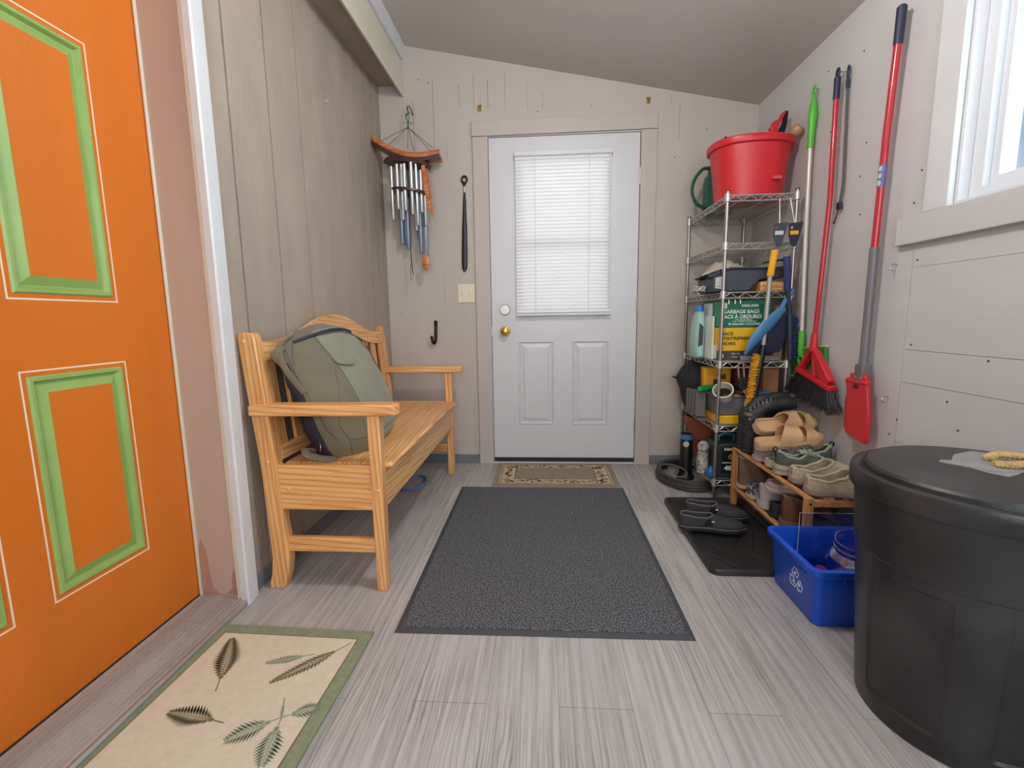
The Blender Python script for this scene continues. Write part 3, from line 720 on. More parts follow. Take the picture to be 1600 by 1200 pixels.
single('door_rug', 'small beige rug with brown leaf scroll border at the foot of the white door', 'rug', b, [M['rugtan'], M['rugcream'], M['rugtan'], M['rugred'], M['rugbrown'], M['rugolive']], (.395, -.23, 0), smooth=0)

M['ferngreen'] = mat('rug_sage_border', (138, 146, 118), .95, var=.08, vs_=60, bump=.4, bs=240, spec=.1)
M['ferncream'] = mat('rug_oat', (216, 204, 182), .95, var=.04, vs_=50, bump=.4, bs=240, spec=.1)
M['ferndark'] = mat('fern_brown_green', (124, 114, 88), .95, var=.15, vs_=30, spec=.1)
M['fernlight'] = mat('fern_sage', (140, 152, 126), .95, var=.12, vs_=30, spec=.1)
Rf = frame((-.704, -1.728, 0), (.505, -.014, 0), (.014, .505, 0))
b = MB(); W_ = .508; H_ = .83; zt = .009
b.box(0, W_, -H_, 0, .0008, zt, M=Rf)
b.m = 3; b.box(.044, W_-.034, -H_+.036, -.036, zt-.001, zt+.0004, M=Rf)
b.m = 1; b.box(.048, W_-.038, -H_+.040, -.040, zt, zt+.0009, M=Rf)
def fern(x, y, ang, ln, wid, m, n=16, curl=.0, gap=1.0):
    b.m = m; z = zt+.0014
    sp = []
    for i in range(n+1):
        t = i/n; a = ang+curl*t
        if i == 0: px, py = x, y
        else: px, py = px+math.cos(a)*ln/n, py+math.sin(a)*ln/n
        sp.append((px, py, a))
    b.tube([Rf @ Vector((p[0], p[1], z)) for p in sp], [.0013*(1-.7*i/n)+.0003 for i in range(n+1)], 4, flat=.2)
    for i in range(2, n+1):
        t = i/n; px, py, a = sp[i]
        env = math.sin(min(1, (t-.18)/.35)*PI/2)*(1-t)**.6 if t > .18 else 0
        l_ = wid*1.35*max(env, .0)
        if l_ < .003: continue
        for s_ in (1, -1):
            for q in range(2):
                aa = a+s_*(math.radians(58)-q*.1); ox = px+math.cos(a)*ln/n*.5*q; oy = py+math.sin(a)*ln/n*.5*q
                w_ = ln/n*.34*gap
                ca, sa = math.cos(aa), math.sin(aa)
                vs3 = [(ox, oy, z), (ox+ca*l_*.5-sa*w_, oy+sa*l_*.5+ca*w_, z), (ox+ca*l_, oy+sa*l_, z), (ox+ca*l_*.5+sa*w_, oy+sa*l_*.5-ca*w_, z)]
                b.add([Rf @ Vector(p) for p in vs3], [(0, 3, 2, 1)])
def rl(px, py): return (px+.704, py+1.728)
fern(.184, -.262, math.radians(112), .222, .050, 2, 24, .14)
fern(.459, -.057, math.radians(-129), .225, .034, 2, 22, -.10, .8)
fern(.375, -.110, math.radians(-158), .130, .024, 4, 15, -.05, .7)
fern(.275, -.352, math.radians(170), .160, .046, 2, 19, .12)
fern(.378, -.268, math.radians(-66), .075, .006, 4, 8, 0, .6)
fern(.405, -.325, math.radians(24), .085, .034, 4, 12, .1, .8)
fern(.405, -.325, math.radians(-145), .120, .044, 4, 14, .1, .8)
fern(.405, -.325, math.radians(-80), .130, .044, 4, 14, .1, .8)
fern(.14, -.70, math.radians(75), .22, .050, 2, 22, .1)
fern(.38, -.74, math.radians(110), .22, .045, 2, 22, -.1)
single('fern_rug', 'cream rug with fern leaves and sage green border beside the orange door sill', 'rug', b, [M['ferngreen'], M['ferncream'], M['ferndark'], M['ferndark'], M['fernlight']], (-.45, -2.14, 0), smooth=0)

# ------------------------------------------------------------ back wall items
M['ivory'] = mat('ivory_plastic', (226, 216, 190), .35, var=.01)
sw = Thing('switch_plate', 'ivory double light switch plate on the wall left of the white door', 'light switch', (-.162, 0, 1.12))
b = MB(); b.box(-.218, -.106, -.007, 0, 1.062, 1.180); sw.part('plate', b, M['ivory'], bevel=.004)
for x in (-.185, -.139):
    b = MB(); b.box(x-.005, x+.005, -.016, -.006, 1.118, 1.130); b.box(x-.008, x+.008, -.0078, -.006, 1.108, 1.134); sw.part('toggle', b, M['ivory'], bevel=.001)
M['iron'] = mat('black_iron', (38, 36, 36), .45, metal=.6, var=.1)
b = MB(); b.tube(cr([(-.365, -.006, .938), (-.366, -.008, .90), (-.369, -.010, .835), (-.372, -.022, .812), (-.378, -.038, .808), (-.384, -.048, .825), (-.386, -.050, .842)], 5), [.011]*4+[.010]*12+[.009]*8+[.008]*7, 10)
b.ball((-.365, -.010, .940), .012, .009, .014); b.ball((-.386, -.050, .846), .010, .010, .010)
single('coat_hook', 'black iron coat hook on the back wall above the far armrest', 'coat hook', b, M['iron'], (-.37, 0, .87))
sh = Thing('shoe_horn', 'long dark grey shoe horn hanging beside the white door frame', 'shoe horn', (-.16, 0, 1.54))
b = MB(); b.tube([(-.153+.017*math.cos(a*PI/10), -.014, 1.812+.019*math.sin(a*PI/10)) for a in range(20)], .0055, 8, closed=True)
b.tube([(-.153, -.014, 1.795), (-.154, -.014, 1.772)], [.012, .006], 8); sh.part('hanging_ring', b, M['iron'])
b = MB(); b.tube([(-.154, -.014, 1.775), (-.155, -.014, 1.735)], .0055, 8); sh.part('shaft', b, M['steel'])
b = MB(); R = []
for i in range(21):
    t = i/20; z = 1.738 - t*.482; w_ = interp([(0, .006), (.12, .010), (.55, .017), (.85, .019), (.96, .017), (1, .006)], t); xx = -.155-.013*t
    up_ = [(xx+w_*math.sin(a), -.006-.012*math.cos(a)*(1-.2*t), z) for a in [(-PI/2+PI*k/8) for k in range(9)]]
    dn_ = [(xx+w_*.82*math.sin(a), -.004-.006*math.cos(a), z) for a in [(PI/2-PI*k/8) for k in range(9)]]
    R.append(up_+dn_)
b.rings(R); sh.part('blade', b, M['black'])
b = MB(); b.cyl((-.153, 0, 1.834), (-.153, -.02, 1.837), .0022, n=8); sh.part('nail', b, M['steel'])
for x, z, tx in [(-.048, 2.225, 'small brass catch on the back wall left above the white door'), (.957, 2.225, 'small brass catch on the back wall right above the white door')]:
    b = MB(); b.box(x-.012, x+.012, -.004, 0, z+.006, z+.016); b.box(x-.008, x+.008, -.012, 0, z-.018, z+.004); b.tube(cr([(x-.006, -.010, z+.004), (x-.010, -.020, z-.006), (x-.004, -.022, z-.018), (x+.006, -.014, z-.020)], 4), .0022, 6)
    single('wall_catch', tx, 'catch', b, M['brass'], (x, 0, z))

# wind chime
M['chW'] = wood('chime_wood', (214, 138, 84), (176, 98, 54), 'x', .3)
M['chD'] = mat('chime_dark_wood', (74, 44, 42), .35, var=.15, vs_=20)
M['tubeS'] = mat('chime_tube', (216, 216, 214), .42, metal=1, var=.02)
M['tubeB'] = mat('chime_tube_blue', (168, 190, 216), .4, metal=.9, var=.04)
M['cord'] = mat('dark_cord', (40, 38, 36), .8)
M['wireG'] = mat('green_wire', (52, 116, 100), .5, metal=.2)
ch = Thing('wind_chime', 'wooden wind chime with silver tubes hanging in the corner by the siding wall', 'wind chime', (-.46, -.12, 1.25))
CX, CY = -.462, -.125
b = MB(); b.tube(cr([(CX, 0, 2.20), (CX, -.03, 2.215), (CX, -.09, 2.215), (CX, CY, 2.19), (CX+.004, CY+.004, 2.165), (CX-.010, CY, 2.150)], 5), .003, 8); ch.part('wall_hook', b, M['iron'])
b = MB(); b.tube([(CX+.012*math.cos(a*.9)*(1-a/60), CY+.012*math.sin(a*.9), 2.165-a*.0022) for a in range(40)], .0018, 6); b.tube([(CX-.015, CY, 2.15), (CX-.002, CY, 2.12), (CX+.02, CY-.004, 2.10), (CX+.032, CY, 2.112)], .002, 6); ch.part('twisted_wire', b, M['wireG'])
b = MB()
for x, y, z in [(-.63, -.155, 2.00), (-.61, -.095, 1.99), (-.31, -.155, 1.952), (-.33, -.095, 1.95), (-.47, -.125, 1.96), (-.43, -.14, 1.95)]:
    b.tube([(CX, CY, 2.085), (x, y, z)], .0014, 5)
b.tube([(CX, CY, 2.12), (CX, CY, 2.08)], .002, 5)
ch.part('suspension_cords', b, M['cord'])
def board(yc, z0, th):
    b = MB(); R = []
    for i in range(17):
        t = i/16; x = -.664+t*.392; z = 2.022 - t*.088 - .052*math.sin(t*PI)+z0
        e = 1-.25*abs(2*t-1)**4
        # underside dark edge, rounded blade section
        R.append([(x, yc-.026*e, z-.004), (x+.001, yc-.022*e, z+.010), (x, yc+.022*e, z+.010), (x, yc+.026*e, z-.004), (x, yc+.020, z-th), (x, yc-.020, z-th)])
    b.rings(R); return b
ch.part('curved_board', board(-.158, -.002, .020), M['chW'], bevel=.002)
ch.part('curved_board', board(-.095, -.022, .016), M['chW'], bevel=.002)
b = MB(); R = []
for i in range(17):
    t = i/16; x = -.666+t*.396; z = 2.005 - t*.088 - .052*math.sin(t*PI)
    R.append([(x, -.187, z-.004), (x, -.130, z-.004), (x, -.130, z-.020), (x, -.184, z-.024)])
b.rings(R); ch.part('dark_edging', b, M['chD'])
b = MB(); Pp = [(-.622, -.125), (-.565, -.205), (-.47, -.215), (-.36, -.205), (-.33, -.125), (-.36, -.055), (-.47, -.045), (-.565, -.055)]
Mt = Matrix.Translation((-.47, -.125, 1.885)) @ Matrix.Rotation(.14, 4, 'Y') @ Matrix.Translation((.47, .125, -1.885))
b.prism(Pp, 1.868, 1.884, M=Mt); b.prism([(x*.94-.029, y*.94-.0075) for x, y in Pp], 1.884, 1.896, M=Mt); ch.part('tube_plate', b, M['chD'], bevel=.002)
tubes = []
from_px = [(-.552, 1.845, 1.545, -.20, 0), (-.512, 1.85, 1.60, -.222, 0), (-.500, 1.862, 1.548, -.175, 0), (-.468, 1.85, 1.59, -.225, 0), (-.432, 1.862, 1.572, -.210, 0), (-.410, 1.862, 1.512, -.185, 0), (-.388, 1.83, 1.59, -.165, 0), (-.376, 1.82, 1.522, -.13, 0), (-.428, 1.64, 1.49, -.15, 0)]
for i, (x, zt_, zb, y, k_) in enumerate(from_px):
    b = MB(); b.lathe([(.0098, 0), (.0105, .001), (.0105, zt_-zb), (.0088, zt_-zb), (.0088, 0)], (x, y, zb), 18, cap0=False, cap1=False)
    tb = ch.part('tube', b, M['tubeS']); b = MB(); b.tube([(x, y, zt_-.003), (x, y, 1.875)], .001, 4); b.tube([(x-.0095, y, zt_-.006), (x+.0095, y, zt_-.006)], .001, 4); ch.part('cord', b, M['cord'], parent=tb)
for (x, zb, y) in [(-.540, 1.425, -.075), (-.518, 1.432, -.06), (-.497, 1.392, -.09), (-.440, 1.455, -.05), (-.418, 1.365, -.095), (-.385, 1.310, -.10)]:
    b = MB(); b.lathe([(.0118, 0), (.0125, .001), (.0125, 1.84-zb), (.0108, 1.84-zb), (.0108, 0)], (x, y, zb), 18, cap0=False, cap1=False)
    tb = ch.part('tube', b, M['tubeB']); b = MB(); b.tube([(x, y, 1.837), (x, y, 1.875)], .001, 4); ch.part('cord', b, M['cord'], parent=tb)
b = MB(); b.cyl((CX, -.135, 1.705), (CX, -.135, 1.717), .118, .118, 28, M=Matrix.Translation((CX, 0, 1.71)) @ Matrix.Rotation(.12, 4, 'Y') @ Matrix.Translation((-CX, 0, -1.71))); ch.part('clapper', b, M['chD'])
b = MB(); b.tube([(-.472, -.13, 1.88), (-.476, -.13, 1.38)], .0012, 5); ch.part('cord', b, M['cord'])
b = MB(); b.tube([(-.477, -.13, 1.41), (-.475, -.13, 1.35), (-.470, -.13, 1.25), (-.466, -.128, 1.225)], [.003, .006, .006, .002], 8, flat=.5)
b.tube(cr([(-.479, -.13, 1.30), (-.484, -.128, 1.25), (-.480, -.13, 1.20), (-.474, -.13, 1.21)], 4), .0015, 5); ch.part('wind_sail', b, M['chD'])
b = MB(); b.ball((-.377, -.16, 1.302), .023, .006, .047, 16, 12); b.tube([(-.377, -.16, 1.34), (-.378, -.16, 1.50)], [.004, .0028], 8); sp_ = ch.part('wooden_spoon', b, M['chW'])
b = MB(); b.tube([(-.378, -.16, 1.50), (-.385, -.15, 1.87)], .001, 4); ch.part('cord', b, M['cord'])
for (x0, z0, x1, z1, w_, y) in [(-.363, 1.848, -.338, 1.585, .0135, -.19), (-.352, 1.84, -.330, 1.555, .008, -.15)]:
    b = MB(); b.prism([(x0-w_, z0), (x0+w_*.6, z0+.004), ((x0+x1)/2+w_*.9, (z0+z1)/2+.01), (x1+w_, z1+.02), (x1-w_*.2, z1), ((x0+x1)/2-w_*.9, (z0+z1)/2)], y-.003, y+.003, 'y'); ch.part('bamboo_strip', b, M['chW'], bevel=.001)

# blue cable under the bench
M['blueC'] = mat('blue_cable', (78, 128, 178), .4)
b = MB(); b.tube([(-.445+.078*math.cos(a*PI/14)+.002*math.sin(a*.3), -.42+.125*math.sin(a*PI/14), .006+.00016*a) for a in range(0, 60)], .0048, 8)
single('blue_cable', 'coil of thin blue cable lying on the floor under the pine bench', 'cable', b, M['blueC'], (-.445, -.42, 0))
# ------------------------------------------------------------ wire shelving unit
SX0, SX1, SY0, SY1 = 1.213, 1.535, -.622, -.022
SHZ = [1.530, 1.305, 1.072, .728, .400, .112]
su = Thing('wire_shelving_unit', 'tall narrow chrome wire shelving unit with six crowded shelves in the back right corner', 'shelving unit', (1.375, -.32, 0))
for x in (SX0, SX1):
    for y in (SY0, SY1):
        b = MB(); b.cyl((x, y, .012), (x, y, 1.545), .0085, n=14); zz = .10
        for k in range(58): b.lathe([(.0087, 0), (.0087, .0015)], (x, y, .06+k*.0254), 10, cap0=False, cap1=False)
        po = su.part('post', b, M['chrome'])
        su.part('foot', MB().cyl((x, y, 0), (x, y, .016), .011, .009, 12), M['black'], parent=po)
        su.part('cap', MB().cyl((x, y, 1.545), (x, y, 1.549), .010, n=12), M['black'], parent=po)
for zs in SHZ:
    b = MB(); zb = zs-.030; rr_ = .0030
    cs = [(SX0, SY0), (SX1, SY0), (SX1, SY1), (SX0, SY1)]
    for i in range(4):
        (xa, ya_), (xb, yb_) = cs[i], cs[(i+1) % 4]
        for z in (zs-.003, zb): b.tube([(xa, ya_, z), (xb, yb_, z)], rr_, 6)
        n_ = 9 if i % 2 == 0 else 17
        Z = []
        for k in range(n_+1):
            t = k/n_; Z.append((xa+(xb-xa)*t, ya_+(yb_-ya_)*t, (zs-.004) if k % 2 else zb))
        b.tube(Z, .0026, 5)
    for k in range(1, 24):
        y = SY0+(SY1-SY0)*k/24; b.tube([(SX0, y, zs), (SX1, y, zs)], .0016, 5)
    for x in (SX0+.10, SX1-.10): b.tube([(x, SY0, zs-.004), (x, SY1, zs-.004)], .0026, 6)
    for x, y in cs: b.lathe([(.0088, -.034), (.0135, -.032), (.0125, .004), (.0088, .006)], (x, y, zs), 14)
    su.part('wire_shelf', b, M['wire'])
T_ = .0022   # things sit on the wires

# --- top shelf
M['dgreen'] = mat('dark_green_plastic', (30, 88, 72), .35, var=.05)
wc = Thing('watering_can', 'dark green plastic watering can behind the red tub on the top shelf', 'watering can', (1.325, -.155, SHZ[0]))
b = MB(); z0 = SHZ[0]+T_
b.lathe([(.078, z0), (.082, z0+.01), (.080, z0+.17), (.072, z0+.205), (.058, z0+.215), (.055, z0+.255), (.058, z0+.262), (.050, z0+.262), (.048, z0+.2)], (1.325, -.155, 0), 32, cap1=False); wc.part('body', b, M['dgreen'])
b = MB(); b.tube(cr([(1.285, -.165, z0+.245), (1.235, -.18, z0+.245), (1.185, -.20, z0+.19), (1.168, -.205, z0+.12), (1.195, -.20, z0+.055), (1.252, -.18, z0+.03)], 6), .0095, 10); wc.part('handle', b, M['dgreen'])
b = MB(); b.tube(cr([(1.38, -.12, z0+.03), (1.43, -.10, z0+.10), (1.46, -.09, z0+.20)], 5), [.02]*5+[.012]*6, 10); wc.part('spout', b, M['dgreen'])
M['red'] = mat('red_plastic', (205, 40, 48), .38, var=.05, vs_=4, bump=.05)
tub = Thing('red_tub', 'large red oval plastic tub on the top of the wire shelving', 'tub', (1.377, -.44, SHZ[0]))
b = MB(); n = 48; R = []
prof = [(.150, .118, 0), (.157, .124, .004), (.166, .134, .09), (.181, .148, .20), (.186, .153, .243), (.199, .166, .247), (.202, .169, .256), (.202, .169, .274), (.196, .163, .280), (.188, .155, .278), (.178, .145, .20), (.150, .118, .012)]
for rx_, ry_, z in prof:
    ring = []
    for k in range(n):
        a = 2*PI*k/n; c_, s_ = math.cos(a), math.sin(a)
        c_ = math.copysign(abs(c_)**.85, c_); s_ = math.copysign(abs(s_)**.85, s_)
        ring.append((1.377+rx_*c_, -.44+ry_*s_, SHZ[0]+T_+z))
    R.append(ring)
b.rings(R); tub.part('body', b, M['red'], smooth=45)
b = MB(); b.box(1.435, 1.475, -.605, -.560, SHZ[0]+.075, SHZ[0]+.090, M=Matrix.Translation((0, .018, 0)))
tub.part('moulded_label', b, mat('red_label', (214, 74, 78), .5), bevel=.001)
b = MB(); b.tube(cr([(1.195, -.46, SHZ[0]+.288), (1.22, -.36, SHZ[0]+.296), (1.30, -.32, SHZ[0]+.30), (1.42, -.33, SHZ[0]+.302)], 6), .0042, 8); tub.part('wire_handle', b, M['steel'])
b = MB(); b.tube([(1.225, -.52, SHZ[0]+.291), (1.50, -.34, SHZ[0]+.298)], .007, 10)
single('metal_rod', 'thin dark rod lying across the rim of the red tub', 'rod', b, M['iron'], (1.37, -.43, SHZ[0]+.29))
pr = Thing('loppers', 'red handled garden tool with dark blades sticking out of the red tub', 'garden tool', (1.50, -.44, SHZ[0]+.19))
b = MB(); P = [(1.455, 1.72), (1.462, 1.83), (1.472, 1.872), (1.466, 1.885), (1.476, 1.896), (1.482, 1.915), (1.500, 1.921), (1.512, 1.930), (1.522, 1.952), (1.536, 1.964), (1.540, 1.955), (1.524, 1.925), (1.510, 1.895), (1.502, 1.86), (1.495, 1.72)]
b.prism(P, -.455, -.425, 'y'); pr.part('handle', b, M['red'], bevel=.004)
b = MB(); b.prism([(1.502, 1.74), (1.508, 1.862), (1.526, 1.905), (1.540, 1.963), (1.552, 1.960), (1.548, 1.90), (1.540, 1.86), (1.53, 1.74)], -.45, -.43, 'y'); pr.part('blade', b, M['iron'], bevel=.002)
ml = Thing('wooden_mallet', 'round headed wooden mallet poking out of the red tub towards the right wall', 'mallet', (1.50, -.42, SHZ[0]+.2))
A_ = Vector((1.44, -.40, 1.70)); B_ = Vector((1.548, -.515, 1.828)); dr = (B_-A_).normalized()
ml.part('handle', MB().tube([A_, B_], .0115, 12), M['pineZ'])
Mm = frame(B_, dr.orthogonal(), dr.cross(dr.orthogonal()))
ml.part('head', MB().lathe([(.012, -.012), (.022, -.004), (.0285, .012), (.029, .026), (.024, .040), (.014, .044), (.001, .044)], n=24, M=Mm), mat('mallet_wood', (176, 134, 96), .35))

# --- third shelf: fleece, paint tray, boards
z0 = SHZ[2]+T_
M['fleece'] = mat('cream_fleece', (224, 214, 200), .95, var=.06, vs_=20, bump=1, bs=70, sheen=.5)
b = MB(); R = []
for i in range(15):
    t = i/14; x = 1.225+t*.275
    h = .195*math.sin(PI*min(1, max(.02, t)))**.35*(1-.12*t) + .008*math.sin(i*2.1); w_ = .11*math.sin(PI*min(.985, max(.03, t)))**.4
    R.append([(x+.01*math.sin(k*2.3+i), -.24+w_*math.cos(2*PI*k/20)*(1+.06*math.sin(3*k+i)), z0+h/2+h/2*math.sin(2*PI*k/20)*(1+.05*math.sin(5*k+i*2))) for k in range(20)])
b.rings(R); 
for p in b.v: p.z = max(p.z, z0)
single('fleece_roll', 'cream fluffy paint fleece bundle behind the dark paint tray on the third shelf', 'fleece', b, M['fleece'], (1.31, -.24, z0), smooth=60)
M['slate'] = mat('slate_plastic', (62, 68, 80), .5, var=.08, vs_=10)
M['sticker'] = mat('paper_sticker', (206, 206, 200), .6, var=.05)
pt = Thing('paint_tray', 'dark slate paint tray with a white sticker on the third shelf', 'paint tray', (1.32, -.46, z0))
b = MB(); P = [(1.170, z0+.030), (1.182, z0+.002), (1.345, z0+.002), (1.352, z0+.004), (1.395, z0+.050), (1.405, z0+.058), (1.515, z0+.062), (1.515, z0+.108), (1.255, z0+.112), (1.175, z0+.075)]
b.prism(P, -.585, -.35, 'y'); pt.part('tray', b, M['slate'], bevel=.006)
b = MB(); P = [(1.515, z0+.108), (1.255, z0+.112), (1.172, z0+.075)]
b.tube([(1.52, -.59, z0+.112), (1.255, -.59, z0+.116), (1.168, -.59, z0+.078), (1.168, -.345, z0+.078), (1.255, -.345, z0+.116), (1.52, -.345, z0+.112)], .005, 6); pt.part('rim', b, M['slate'])
b = MB(); b.add([(1.186, -.5862, z0+.020), (1.228, -.5862, z0+.012), (1.228, -.5862, z0+.078), (1.186, -.5862, z0+.070)], [(0, 1, 2, 3)])
for q in range(5): pass
pt.part('sticker', b, M['sticker'])
b = MB(); rs = random.Random(4)
for q in range(12):
    x, z = rs.uniform(1.19, 1.222), z0+rs.uniform(.022, .07); b.box(x, x+rs.uniform(.003, .008), -.5868, -.5864, z, z+.0025)
pt.part('sticker_print', b, M['slate'])
b = MB(); b.tube([(1.172, -.50, z0+.085), (1.135, -.53, z0+.072)], [.011, .010], 10); b.tube([(1.135, -.53, z0+.072), (1.09, -.56, z0+.066)], [.006, .0015], 8)
single('paint_brush_handle', 'black pointed tool handle sticking out left of the dark paint tray', 'tool', b, M['iron'], (1.14, -.53, z0+.07))
b = MB(); P = [(1.24, z0+.118), (1.30, z0+.126), (1.38, z0+.121), (1.47, z0+.130), (1.53, z0+.127), (1.53, z0+.121), (1.44, z0+.118)]
b.prism(P, -.56, -.38, 'y'); single('paint_cloth', 'crumpled stained cloth lying on the rim of the dark paint tray', 'cloth', b, mat('stained_cloth', (196, 170, 146), .9, var=.2, vs_=30), (1.38, -.47, z0+.12), bevel=.002)
b = MB(); b.tube([(1.42, -.56, z0+.140), (1.50, -.575, z0+.150), (1.530, -.58, z0+.149)], [.005, .007, .012], 8, flat=.6)
single('paint_scraper', 'small dark scraper lying on top of the stained cloth', 'scraper', b, M['iron'], (1.47, -.57, z0+.14))
b = MB(); b.box(1.40, 1.528, -.60, -.36, z0, z0+.046); single('wood_block', 'honey brown wooden block under the right end of the paint tray', 'wood block', b, M['pineX'], (1.46, -.48, z0), bevel=.003)
b = MB(); rs = random.Random(9)
for q in range(9):
    P = [Vector((1.135+rs.uniform(0, .05), -.50+rs.uniform(0, .2), z0+.010+rs.uniform(0, .035))) for _ in range(4)]
    b.tube(cr(P, 4), .006, 6, flat=.5)
for p in b.v: p.z = max(p.z, z0); p.x = min(p.x, 1.17)
single('plastic_wrap', 'crumpled clear wrapping beside the left end of the paint tray', 'wrapping', b, mat('wrap', (205, 205, 205), .25, var=.1), (1.16, -.4, z0))

# --- fourth shelf: bag boxes, detergent, dustpan
z0 = SHZ[3]+T_
M['boxgreen'] = mat('box_green', (18, 112, 84), .45, var=.03); M['boxlgreen'] = mat('box_light_green', (40, 156, 104), .45)
M['boxyellow'] = mat('box_yellow', (238, 184, 30), .45, var=.03); M['boxgrey'] = mat('box_dark_grey', (70, 68, 68), .5); M['ink'] = mat('white_ink', (232, 236, 228), .5, var=0)
M['inkd'] = mat('dark_ink', (74, 66, 30), .5, var=0)
def xz(x, y, z): return frame((x, y, z), (1, 0, 0), (0, 0, 1))
gx0, gx1, gy0, gy1 = 1.228, 1.478, -.560, -.30
g = Thing('garbage_bag_box', 'green box of garbage bags stacked on the yellow bag box', 'box', (1.36, -.43, z0+.166))
b = MB(); b.box(gx0, gx1, gy0, gy1, z0+.168, z0+.300); g.part('carton', b, M['boxgreen'], bevel=.002)
b = MB()
text(b, 'KIRKLAND', .017, xz(1.330, gy0-.0006, z0+.270), bold=.0006)
text(b, 'GARBAGE BAGS', .0255, xz(1.240, gy0-.0006, z0+.238), bold=.0006, sx=.97)
text(b, 'SACS À ORDURES', .0255, xz(1.234, gy0-.0006, z0+.212), bold=.0006, sx=.97)
text(b, 'WITH DRAWSTRING', .009, xz(1.300, gy0-.0006, z0+.202)); text(b, 'AVEC CORDON DE SERRAGE', .009, xz(1.286, gy0-.0006, z0+.194))
text(b, '30 GALLON / 113 LITRES', .0145, xz(1.268, gy0-.0006, z0+.179), bold=.0004)
g.part('lettering', b, M['ink'], smooth=0)
b = MB(); b.box(gx0-.0008, gx0, gy0+.02, gy0+.09, z0+.17, z0+.298); g.part('side_print', b, M['boxlgreen'])
g.part('side_label', MB().box(gx0-.0012, gx0, gy0+.12, gy1-.01, z0+.21, z0+.292), M['ink']); g.part('front_label', MB().box(gx0+.012, gx0+.030, gy0-.0008, gy0, z0+.262, z0+.290), M['ink'])
g = Thing('contractor_bag_box', 'yellow box of black contractor bags under the green box', 'box', (1.36, -.43, z0))
b = MB(); b.box(gx0-.004, gx1-.01, gy0-.003, gy1, z0, z0+.166); b.m = 1; b.box(gx0-.0052, gx1-.0088, gy0-.0042, gy1, z0+.0, z0+.048); g.part('carton', b, [M['boxyellow'], M['boxgrey']], smooth=0)
b = MB()
text(b, 'SACS', .0215, xz(1.238, gy0-.0038, z0+.128), bold=.0008, sx=1.1); text(b, "D'ENTREPRENEURS", .0215, xz(1.238, gy0-.0038, z0+.104), bold=.0008, sx=1.0)
text(b, 'NOIRS', .0215, xz(1.238, gy0-.0038, z0+.078), bold=.0008, sx=1.1)
g.part('lettering', b, M['inkd'], smooth=0)
b = MB(); text(b, '3', .026, xz(1.238, gy0-.0048, z0+.014), bold=.001); text(b, 'MIL / mil', .011, xz(1.29, gy0-.0048, z0+.030)); text(b, '30 bags / sacs', .010, xz(1.29, gy0-.0048, z0+.014))
g.part('small_print', b, M['ink'], smooth=0)
b = MB(); b.box(gx0-.0062, gx0-.005, gy0+.02, gy0+.07, z0+.005, z0+.075); b.box(gx0-.0062, gx0-.004, gy0+.10, gy0+.15, z0+.09, z0+.155); g.part('side_print', b, M['ink'])
M['mint'] = mat('mint_plastic', (168, 206, 196), .4, var=.04); M['bluecap'] = mat('blue_cap', (50, 140, 206), .4)
dt = Thing('detergent_bottle', 'pale mint detergent bottle with blue cap on the fourth shelf beside the boxes', 'bottle', (1.19, -.33, z0))
b = MB(); R = []
for z, wx, wy, ox in [(0, .022, .060, -.006), (.01, .027, .068, -.006), (.10, .029, .07, -.009), (.18, .027, .068, -.006), (.225, .024, .055, -.002), (.25, .018, .034, 0)]:
    R.append([(1.192+ox+wx*math.copysign(abs(math.cos(a))**.7, math.cos(a)), -.34+wy*math.copysign(abs(math.sin(a))**.7, math.sin(a)), z0+z) for a in [2*PI*k/28 for k in range(28)]])
b.rings(R); dt.part('bottle', b, M['mint'])
dt.part('cap', MB().cyl((1.192, -.34, z0+.25), (1.192, -.34, z0+.285), .023, .021, 24), M['bluecap'])
b = MB(); b.prism([(1.170, z0+.06), (1.194, z0+.07), (1.196, z0+.17), (1.174, z0+.19)], -.411, -.405, 'y'); dt.part('grip_hollow', b, M['slate'], bevel=.004)
b = MB(); b.box(1.212, 1.222, -.50, -.32, z0, z0+.225); single('white_carton', 'white carton squeezed between the mint bottle and the bag boxes', 'box', b, M['ink'], (1.234, -.41, z0), bevel=.002)
b = MB(); b.box(1.490, 1.530, -.58, -.10, z0, z0+.275); b.box(1.33, 1.49, -.15, -.14, z0, z0+.27); b.m = 1; b.box(1.489, 1.4905, -.35, -.33, z0, z0+.27)
M['card'] = mat('cardboard', (176, 134, 100), .8, var=.05)
single('cardboard_box', 'brown cardboard box standing at the right end of the fourth shelf', 'box', b, [M['card'], M['plug']], (1.44, -.3, z0), smooth=0)
M['blueP'] = mat('steel_blue_plastic', (62, 122, 166), .4, var=.05); M['navy'] = mat('navy_plastic', (34, 42, 66), .5, var=.1)
dp = Thing('dustpan', 'steel blue dustpan leaning in front of the yellow bag box', 'dustpan', (1.42, -.62, z0))
b = MB()
bot = [(1.318, -.640, z0+.040), (1.500, -.640, z0+.050)]; top = [(1.405, -.648, z0+.195), (1.505, -.640, z0+.225)]
A = [Vector((1.316, -.655, z0+.035)), Vector((1.492, -.640, z0+.046)), Vector((1.525, -.642, z0+.150)), Vector((1.508, -.648, z0+.225)), Vector((1.470, -.652, z0+.262)), Vector((1.410, -.655, z0+.195)), Vector((1.345, -.658, z0+.110))]
b.add([p for p in A]+[p+Vector((0, .012, 0)) for p in A], [tuple(range(7)), tuple(range(13, 6, -1))]+[(i, 7+i, 7+(i+1) % 7, (i+1) % 7) for i in range(7)]); dp.part('pan', b, M['navy'], bevel=.002)
